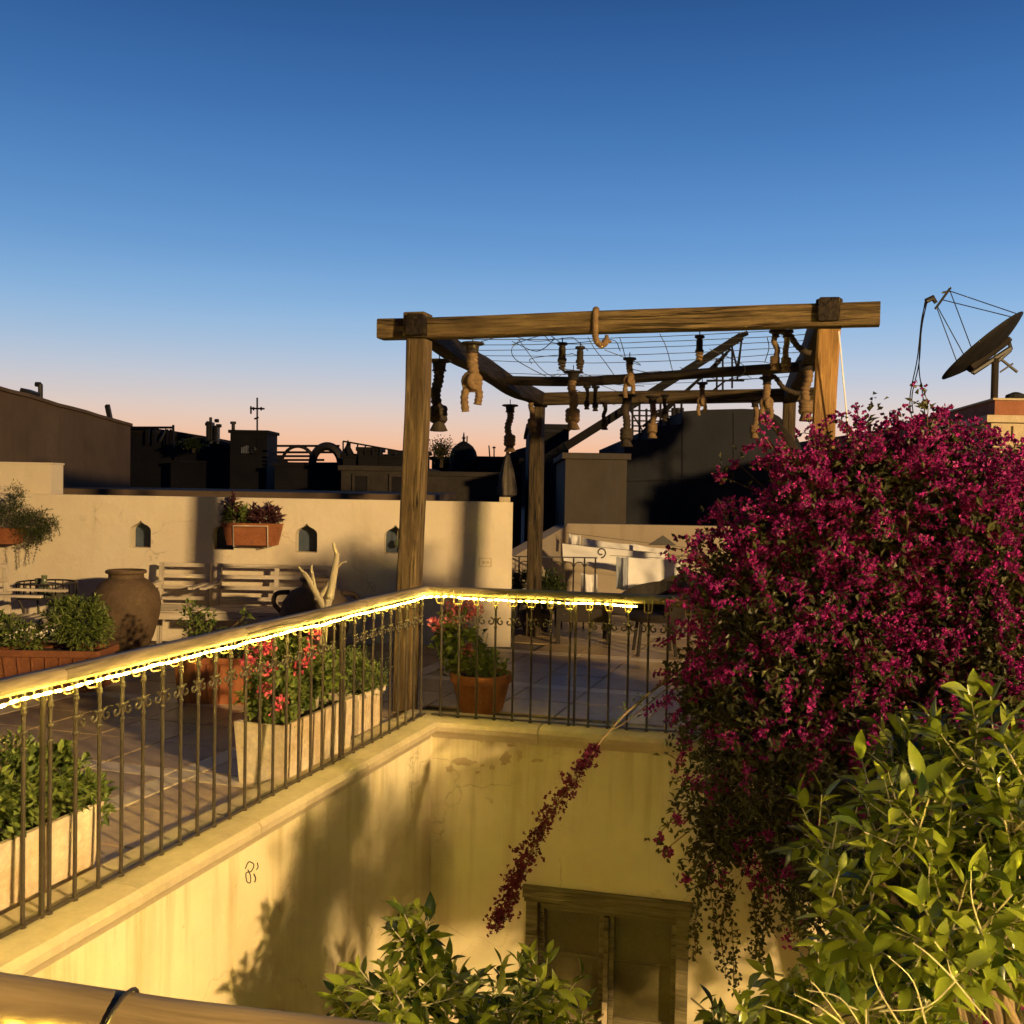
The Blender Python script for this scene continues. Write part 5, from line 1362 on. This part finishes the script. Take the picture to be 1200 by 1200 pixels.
for (x0, y0), tg in (((1113, 341), (1188, 366)), ((1103, 351), (1183, 372)), ((1113, 340), (1135, 407)), ((1098, 361), (1119, 424)), ((1099, 360), (1128, 414))):
    e_ = min(rim_, key=lambda p: (proj(p)[0] - tg[0]) ** 2 + (proj(p)[1] - tg[1]) ** 2)
    b = MB(); b.tube([D(x0, y0, 10.1), e_], .005, 5); b.build('stay_rod', 'black_iron', t)
for pts in ([(1085, 354), (1080, 375), (1075, 420), (1067, 460), (1067, 482), (1070, 490)], [(1084, 354), (1080, 380), (1077, 425), (1069, 462), (1070, 484)], [(1086, 355), (1080, 385), (1077, 430), (1081, 460), (1084, 485), (1087, 492)]):
    b = MB(); b.tube(curve([D(x, y, 10.1 + .35 * i) for i, (x, y) in enumerate(pts)], 6), .006, 5); b.build('cable', 'wire', t)

# ------------------------------------------------------------------ bougainvillea
rb = random.Random(17)
bt = thing('bougainvillea', 'huge magenta bougainvillea spilling over the railing into the courtyard', 'bougainvillea', V((2.1, 5.45, COURT_Z)))
#        px    py   depth rx   ry  flower share
BL = [(1060, 630, 5.0, 130, 125, .95), (945, 640, 5.3, 90, 95, .95), (1160, 655, 4.8, 110, 120, .9), (1000, 760, 4.9, 140, 120, .72), (885, 730, 5.3, 75, 100, .62), (1085, 540, 5.1, 60, 48, .95),
      (1180, 600, 5.0, 60, 70, .9), (880, 640, 5.4, 38, 45, .95), (840, 690, 5.5, 38, 45, .8), (1120, 800, 4.7, 110, 110, .6), (880, 850, 5.3, 75, 90, .26), (990, 890, 5.0, 110, 90, .30), (850, 960, 5.55, 45, 75, .22), (930, 970, 5.3, 70, 70, .2),
      (960, 555, 5.2, 45, 35, .95), (1020, 545, 5.15, 55, 38, .95), (1250, 720, 5.0, 80, 130, .8), (1260, 860, 4.9, 110, 110, .5), (985, 1020, 4.9, 75, 75, .12), (1060, 1060, 4.8, 90, 110, .12), (1160, 1010, 4.7, 100, 140, .12), (815, 800, 5.5, 22, 60, .55)]
blobs = []
for px, py, d, rx, ry, fl_ in BL:
    blobs.append((At(px, py, d), rx / FPX * d, .42 if rx > 60 else .22, ry / FPX * d, fl_))
wts = [b_[1] * b_[3] for b_ in blobs]
fb, lb = MB(), MB(); canes = []
def flower(b, c, out, s):
    ax = (out + rdir(rb) * .7).normalized(); s0 = ax.orthogonal().normalized(); s0 = Quaternion(ax, rb.uniform(0, 6.28)) @ s0
    for k in range(3):
        sd = Quaternion(ax, 2.094 * k) @ s0
        b.leaf(c, (ax * .75 + sd * .65), sd.cross(ax), s * rb.uniform(.8, 1.15), s * .85, .28)
for k in range(2350):
    B = rb.choices(blobs, wts)[0]; d = rdir(rb)
    if d.y > .55: d.y *= -1
    rr_ = .5 + .5 * rb.random() ** .6
    p = B[0] + V((d.x * B[1], d.y * B[2], d.z * B[3])) * rr_
    gate = .6 * noise.noise(p * 3.6) + .5 * noise.noise(p * 9.0)
    out = (V((d.x, d.y, d.z)) + Z * .25).normalized()
    canes.append((p, out))
    isf = rb.random() < B[4] and gate > -.22
    # an arching spray: clusters threaded along a short drooping shoot
    q = p.copy(); dr_ = (out + rdir(rb) * .8).normalized(); nseg = rb.randint(3, 7); step = rb.uniform(.022, .04)
    for i_ in range(nseg):
        q = q + dr_ * step; dr_ = (dr_ + V((0, 0, -.16)) + rdir(rb) * .12).normalized()
        if isf:
            sz = rb.uniform(.012, .023)
            for _ in range(rb.randint(3, 7)): flower(fb, q + rdir(rb) * rb.uniform(.004, .034), out, sz * rb.uniform(.8, 1.15))
        for _ in range((rb.random() < .5) if isf else 3):
            lb.leaf(q + rdir(rb) * .03, (dr_ * .4 + rdir(rb)).normalized(), Z + rdir(rb) * .7, rb.uniform(.028, .055), rb.uniform(.016, .03))
    for _ in range(2 if isf else 6):
        lb.leaf(p - out * rb.uniform(0, .05) + rdir(rb) * .09 * rb.random(), (out * .5 + rdir(rb)).normalized(), Z + rdir(rb) * .7, rb.uniform(.03, .055), rb.uniform(.018, .03))
for k in range(24000):                                          # inner leaf mass
    B = rb.choices(blobs, wts)[0]; d = rdir(rb) * rb.random() ** .33 * .72
    p = B[0] + V((d.x * B[1], d.y * B[2], d.z * B[3]))
    lb.leaf(p, rdir(rb), Z + rdir(rb), rb.uniform(.045, .075), rb.uniform(.03, .045))
# stray sprays at the outline
sprays = []; shoots = []
for px, py, d in ((843, 556, 5.4), (838, 601, 5.4), (800, 672, 5.5), (815, 650, 5.5), (1050, 498, 5.1), (1075, 492, 5.1), (790, 690, 5.5), (860, 545, 5.4), (833, 640, 5.4), (790, 800, 5.6), (790, 845, 5.6), (1135, 520, 5.0), (1190, 535, 4.9), (775, 983, 5.6), (795, 960, 5.6), (785, 1000, 5.6), (800, 870, 5.6), (815, 920, 5.6), (805, 1030, 5.6)):
    p = At(px, py, d)
    for _ in range(16): flower(fb, p + rdir(rb) * .042 * rb.random(), rdir(rb), .023)
    for _ in range(10): lb.leaf(p + rdir(rb) * .08, rdir(rb), rdir(rb), .035, .022)
    sprays.append((p, rdir(rb)))
for k in range(90):                                             # long loose shoots breaking the outline
    B = rb.choices(blobs[:10] + blobs[14:16])[0]; d = rdir(rb); d.y = -abs(d.y) * .5; d.z = abs(d.z) if rb.random() < .7 else d.z; d.x = -abs(d.x) if rb.random() < .6 else d.x
    p = B[0] + V((d.x * B[1], d.y * B[2], d.z * B[3])); q = p.copy(); dr_ = (d + Z * .3 + rdir(rb) * .5).normalized(); n_ = rb.randint(4, 8); path = [p - d * .1]
    for i_ in range(n_):
        path.append(q.copy()); q = q + dr_ * .03; dr_ = (dr_ + V((0, 0, -.14)) + rdir(rb) * .15).normalized()
        for _ in range(rb.randint(0, 2 + i_)): flower(fb, q + rdir(rb) * rb.uniform(.004, .024), dr_, rb.uniform(.013, .022))
        if rb.random() < .6: lb.leaf(q, (dr_ + rdir(rb)).normalized(), rdir(rb), .035, .02)
    sh_ = path
    shoots.append(sh_)
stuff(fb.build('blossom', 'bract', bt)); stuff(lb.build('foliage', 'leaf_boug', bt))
tr0 = V((2.1, 5.6, COURT_Z)); hub = V((2.05, 5.5, .3))
b = MB(); b.tube(curve([tr0, V((2.2, 5.62, -2)), V((2.0, 5.55, -.8)), hub], 6), [.075 - .001 * i for i in range(19)], 10); b.build('trunk', 'bark', bt, True)
rb.shuffle(canes); cb_ = MB()
for p, out in sprays + canes[:170]:
    st = hub + V((rb.uniform(-.3, .3), rb.uniform(-.2, .1), rb.uniform(-.3, .4)))
    cu = curve([st, st.lerp(p, .55) + V((0, 0, .12)) + rdir(rb) * .1, p + out * .03], 4); cb_.tube(cu, [.009 * (1 - .8 * i / len(cu)) for i in range(len(cu))], 4)
for sh_ in shoots: cb_.tube(sh_, .0025, 4)
stuff(cb_.build('canes', 'bark', bt))
# the long hanging cane
cp = curve([At(830, 755, 5.45), At(790, 790, 5.4), At(742, 828, 5.35), At(706, 866, 5.3), At(683, 902, 5.3), At(648, 952, 5.3), At(622, 1000, 5.3), At(604, 1048, 5.3), At(582, 1086, 5.3)], 12)
b = MB(); b.tube(cp, [.008 * (1 - .7 * i / len(cp)) for i in range(len(cp))], 6); b.build('hanging_cane', 'bark', bt, True)
b = MB(); b.tube(curve([At(830, 770, 5.45), At(790, 800, 5.42), At(735, 845, 5.36), At(712, 858, 5.32)], 6), .004, 5); b.build('hanging_cane', 'bark', bt, True)
hb = MB(); f = .40
while f < .997:
    p = cp[min(len(cp) - 1, int(f * len(cp)))]
    w = (.010 + .020 * min(1, (f - .38) / .15)) * (1.0 + .55 * noise.noise(V((f * 17, 4, 2)))) * (1 if f < .93 else .8)
    cen = p + V((-.8 * w, 0, -.35 * w)) + rdir(rb) * w * .4
    for _ in range(rb.randint(5, 11)): flower(hb, cen + V((rb.gauss(0, 1), rb.gauss(0, 1), rb.gauss(0, 1))) * w * .85, rdir(rb), rb.uniform(.013, .022))
    f += rb.uniform(.003, .008)
stuff(hb.build('blossom', 'bract_shade', bt))
hb = MB()
for i in (14, 22, 26, 30):
    for _ in range(8): hb.leaf(cp[i] + rdir(rb) * .03, rdir(rb), rdir(rb), .03, .015)
stuff(hb.build('foliage', 'leaf_green', bt))
# thin trailing shoots under the mass
tb = MB(); tl = MB()
for x0, y0, x1, y1 in ((830, 1010, 815, 1120), (850, 1020, 860, 1160), (870, 1030, 850, 1140), (890, 1020, 905, 1090), (820, 1000, 840, 1125), (880, 1040, 892, 1130), (905, 1020, 880, 1110)):
    p0, p1 = At(x0, y0, 5.55), At(x1, y1, 5.55); cu = curve([p0, p0.lerp(p1, .5) + rdir(rb) * .08, p1], 8); tb.tube(cu, .003, 4)
    for p in cu[2:]:
        for _ in range(7): tl.leaf(p + rdir(rb) * .03, rdir(rb), rdir(rb), .032, .02)
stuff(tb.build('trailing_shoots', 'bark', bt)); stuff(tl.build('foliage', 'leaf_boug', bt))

# ------------------------------------------------------------------ citrus trees in the courtyard
def citrus_leaf_mesh(seed):
    r = random.Random(seed); b = MB(); vs = []; fs = []
    st = [(0, .04), (.12, .45), (.32, .93), (.52, 1.0), (.75, .68), (.9, .3), (1, .02)]
    bend, fold, tw = r.uniform(.10, .34), r.uniform(.12, .3), r.uniform(-.3, .3)
    for t_, w in st:
        z = -bend * t_ * t_; ca_, sa_ = math.cos(tw * t_), math.sin(tw * t_)
        for sy in (-1, 0, 1):
            y = sy * w * .21; zz = fold * abs(y) * 1.2
            vs.append(V((t_, y * ca_ - zz * sa_, z + y * sa_ + zz * ca_)))
    for i in range(len(st) - 1):
        for j in (0, 1): k = i * 3 + j; fs.append((k, k + 3, k + 4, k + 1))
    b.add(vs, fs); return b
CL = [citrus_leaf_mesh(k) for k in range(6)]
CLME = []
for mbx in CL:
    o = make_obj('leaf', mbx, MAT['leaf_citrus'], None, True); me = o.data
    sh = V(o['_org']); me.transform(Matrix.Translation(sh)); bpy.data.objects.remove(o); CLME.append(me)
def citrus(label, base, blobs, ntwig, L, seed, top_n=300, trunk_r=.05, extra=()):
    r = random.Random(seed); t = thing('citrus_tree', label, 'tree', base)
    org = V(base); hub = sum((V(q[0]) for q in blobs), V((0, 0, 0))) / len(blobs); hub = V((base[0] * .4 + hub.x * .6, base[1] * .4 + hub.y * .6, min(q[0].z - q[2] for q in blobs) - .15))
    b = MB(); b.tube(curve([base, V(base).lerp(hub, .5) + V((.05, .03, 0)), hub], 6), [trunk_r * (1 - .02 * i) for i in range(13)], 10); b.build('trunk', 'bark', t, True)
    for c, rx, rz_ in blobs:
        b = MB(); cu = curve([hub, hub.lerp(V(c), .5) + rdir(r) * .08, V(c)], 5); b.tube(cu, [trunk_r * .5 * (1 - .07 * i) for i in range(len(cu))], 7); b.build('branch', 'bark', t, True)
    leaves = []; tw = MB(); w = [q[1] * q[2] for q in blobs]
    for k in range(ntwig):
        c, rx, rz_ = r.choices(blobs, w)[0]; d = rdir(r)
        if r.random() < .45 and d.y > 0: d.y *= -1
        rr_ = .35 + .68 * r.random() ** .6
        tip = V(c) + V((d.x * rx, d.y * rx, d.z * rz_)) * rr_
        dirn = (d * .8 + Z * .45 + rdir(r) * .4).normalized(); ln = r.uniform(.10, .2)
        st = tip - dirn * ln
        tw.tube([V(c).lerp(st, .55) + rdir(r) * .03, st, tip], [.004, .003, .0018], 4)
        nl = r.randint(6, 10); ph = r.uniform(0, 6.28); s1 = dirn.orthogonal().normalized()
        for i in range(nl):
            f = i / (nl - 1); q = st.lerp(tip, .2 + .8 * f); sd = Quaternion(dirn, ph + i * 2.4) @ s1
            ld_ = (sd * (1 - .45 * f) + dirn * (.35 + .7 * f) - Z * .12 + rdir(r) * .25).normalized()
            up = (Z + rdir(r) * .5 + dirn * .4); y_ = up.cross(ld_)
            if y_.length < .01: y_ = ld_.orthogonal()
            y_.normalize(); z_ = ld_.cross(y_); s_ = L * r.uniform(.45, 1.2)
            M = Matrix((ld_, y_, z_)).transposed().to_4x4() @ Matrix.Diagonal((s_, s_ * r.uniform(.75, 1.05), s_, 1)); M.translation = q
            leaves.append((M, r.randrange(6)))
    for pts in extra:
        tw.tube(curve([At(x, y, d_) for x, y, d_ in pts], 4), [.0027 * (1 - .7 * i / (4 * (len(pts) - 1) + 1)) for i in range(4 * (len(pts) - 1) + 1)], 5)
    stuff(tw.build('twigs', 'pale_bark', t))
    def key(lf):
        p = lf[0].translation; px, py, w_ = proj(p)
        return w_ + (50 if px < -20 or px > 1220 or py < 0 or py > 1215 or w_ < .3 else 0)
    leaves.sort(key=key); restb = MB()
    for k, (M, v) in enumerate(leaves):
        if k < top_n:
            o = bpy.data.objects.new('leaf', CLME[v]); COL.objects.link(o); o.parent = t
            M2 = M.copy(); M2.translation = M.translation - org; o.matrix_local = M2
        else:
            restb.add([M @ p for p in CL[v].v], CL[v].f)
    if restb.v: stuff(restb.build('foliage', 'leaf_citrus', t, True))
    return t
def cb(px, py, d, rx, ry): return (At(px, py, d), rx / FPX * d, ry / FPX * d)
citrus('large citrus tree with bare twigs, in front of the bougainvillea', V((1.55, 2.9, COURT_Z)),
       [cb(1085, 960, 2.9, 130, 90), cb(1150, 870, 3.0, 80, 65), cb(1000, 1070, 2.9, 80, 95), cb(1130, 1080, 2.7, 110, 110), cb(985, 970, 3.2, 60, 60), cb(1195, 960, 2.7, 70, 110), cb(1060, 870, 3.2, 55, 40), cb(1300, 980, 2.9, 130, 140), cb(930, 1160, 3.1, 60, 50), cb(860, 1195, 3.4, 45, 30), cb(1050, 1180, 2.7, 120, 50), cb(1420, 960, 3.0, 130, 140), cb(1570, 940, 3.0, 150, 150), cb(1720, 930, 3.0, 150, 150), cb(1880, 960, 3.0, 140, 150)],  # last crown blobs lie out of view, added to shade the far wall
       820, .09, 51, extra=[[(1170, 1210, 2.4), (1120, 1150, 2.4), (1110, 1125, 2.4)], [(1120, 1150, 2.4), (1090, 1120, 2.4), (1070, 1105, 2.4)], [(1000, 1210, 2.5), (960, 1180, 2.5), (930, 1165, 2.5)], [(990, 1200, 2.5), (960, 1160, 2.5), (950, 1150, 2.5)], [(1060, 1210, 2.4), (1030, 1160, 2.4), (1020, 1130, 2.4)], [(1165, 1130, 2.5), (1140, 1060, 2.5), (1138, 1020, 2.5)], [(1085, 1200, 2.4), (1070, 1150, 2.4), (1040, 1120, 2.4)], [(960, 1205, 2.5), (930, 1190, 2.5), (893, 1178, 2.5)], [(1010, 1205, 2.5), (985, 1170, 2.5), (945, 1160, 2.5)], [(1120, 1150, 2.4), (1085, 1180, 2.4), (1030, 1185, 2.4)]])
citrus('low citrus bush with bright sprigs below the wooden door', V((-.25, 4.35, COURT_Z)),
       [cb(492, 1095, 4.0, 42, 48), cb(470, 1160, 3.9, 75, 50), cb(560, 1170, 4.1, 70, 45), cb(632, 1160, 4.3, 52, 48), cb(400, 1195, 4.0, 38, 35), cb(530, 1210, 3.9, 90, 40), cb(668, 1205, 4.3, 40, 30)],
       165, .098, 52, trunk_r=.04)

# ------------------------------------------------------------------ the lamp that lights the terraces: hooded flood lamp on a post, right of and behind the viewer
lp = thing('flood_lamp', 'hooded warm flood lamp on a slim iron post on the near terrace', 'lamp', V((LAMP_POS.x, LAMP_POS.y, 0)))
b = MB(); b.tube([(LAMP_POS.x + .3, LAMP_POS.y - .3, 0), (LAMP_POS.x + .3, LAMP_POS.y - .3, LAMP_POS.z + .1), (LAMP_POS.x + .12, LAMP_POS.y - .12, LAMP_POS.z + .16)], .025, 10); b.build('post', 'black_iron', lp)
b = MB(); b.lathe([(.02, .20), (.06, .19), (.16, .02), (.17, .0), (.16, .0), (.05, .17), (.0, .18)], (LAMP_POS.x, LAMP_POS.y, LAMP_POS.z + .08), 20, cap=(False, False)); b.build('hood', 'black_iron', lp)
ld = bpy.data.lights.new('flood_light', 'POINT'); ld.energy = LAMP_POWER; ld.color = LAMP_COL; ld.shadow_soft_size = .26
lo_ = bpy.data.objects.new('flood_light', ld); COL.objects.link(lo_); lo_.parent = lp; lo_.location = (0, 0, LAMP_POS.z)
for o in list(bpy.data.objects):
    if '_org' in o: del o['_org']
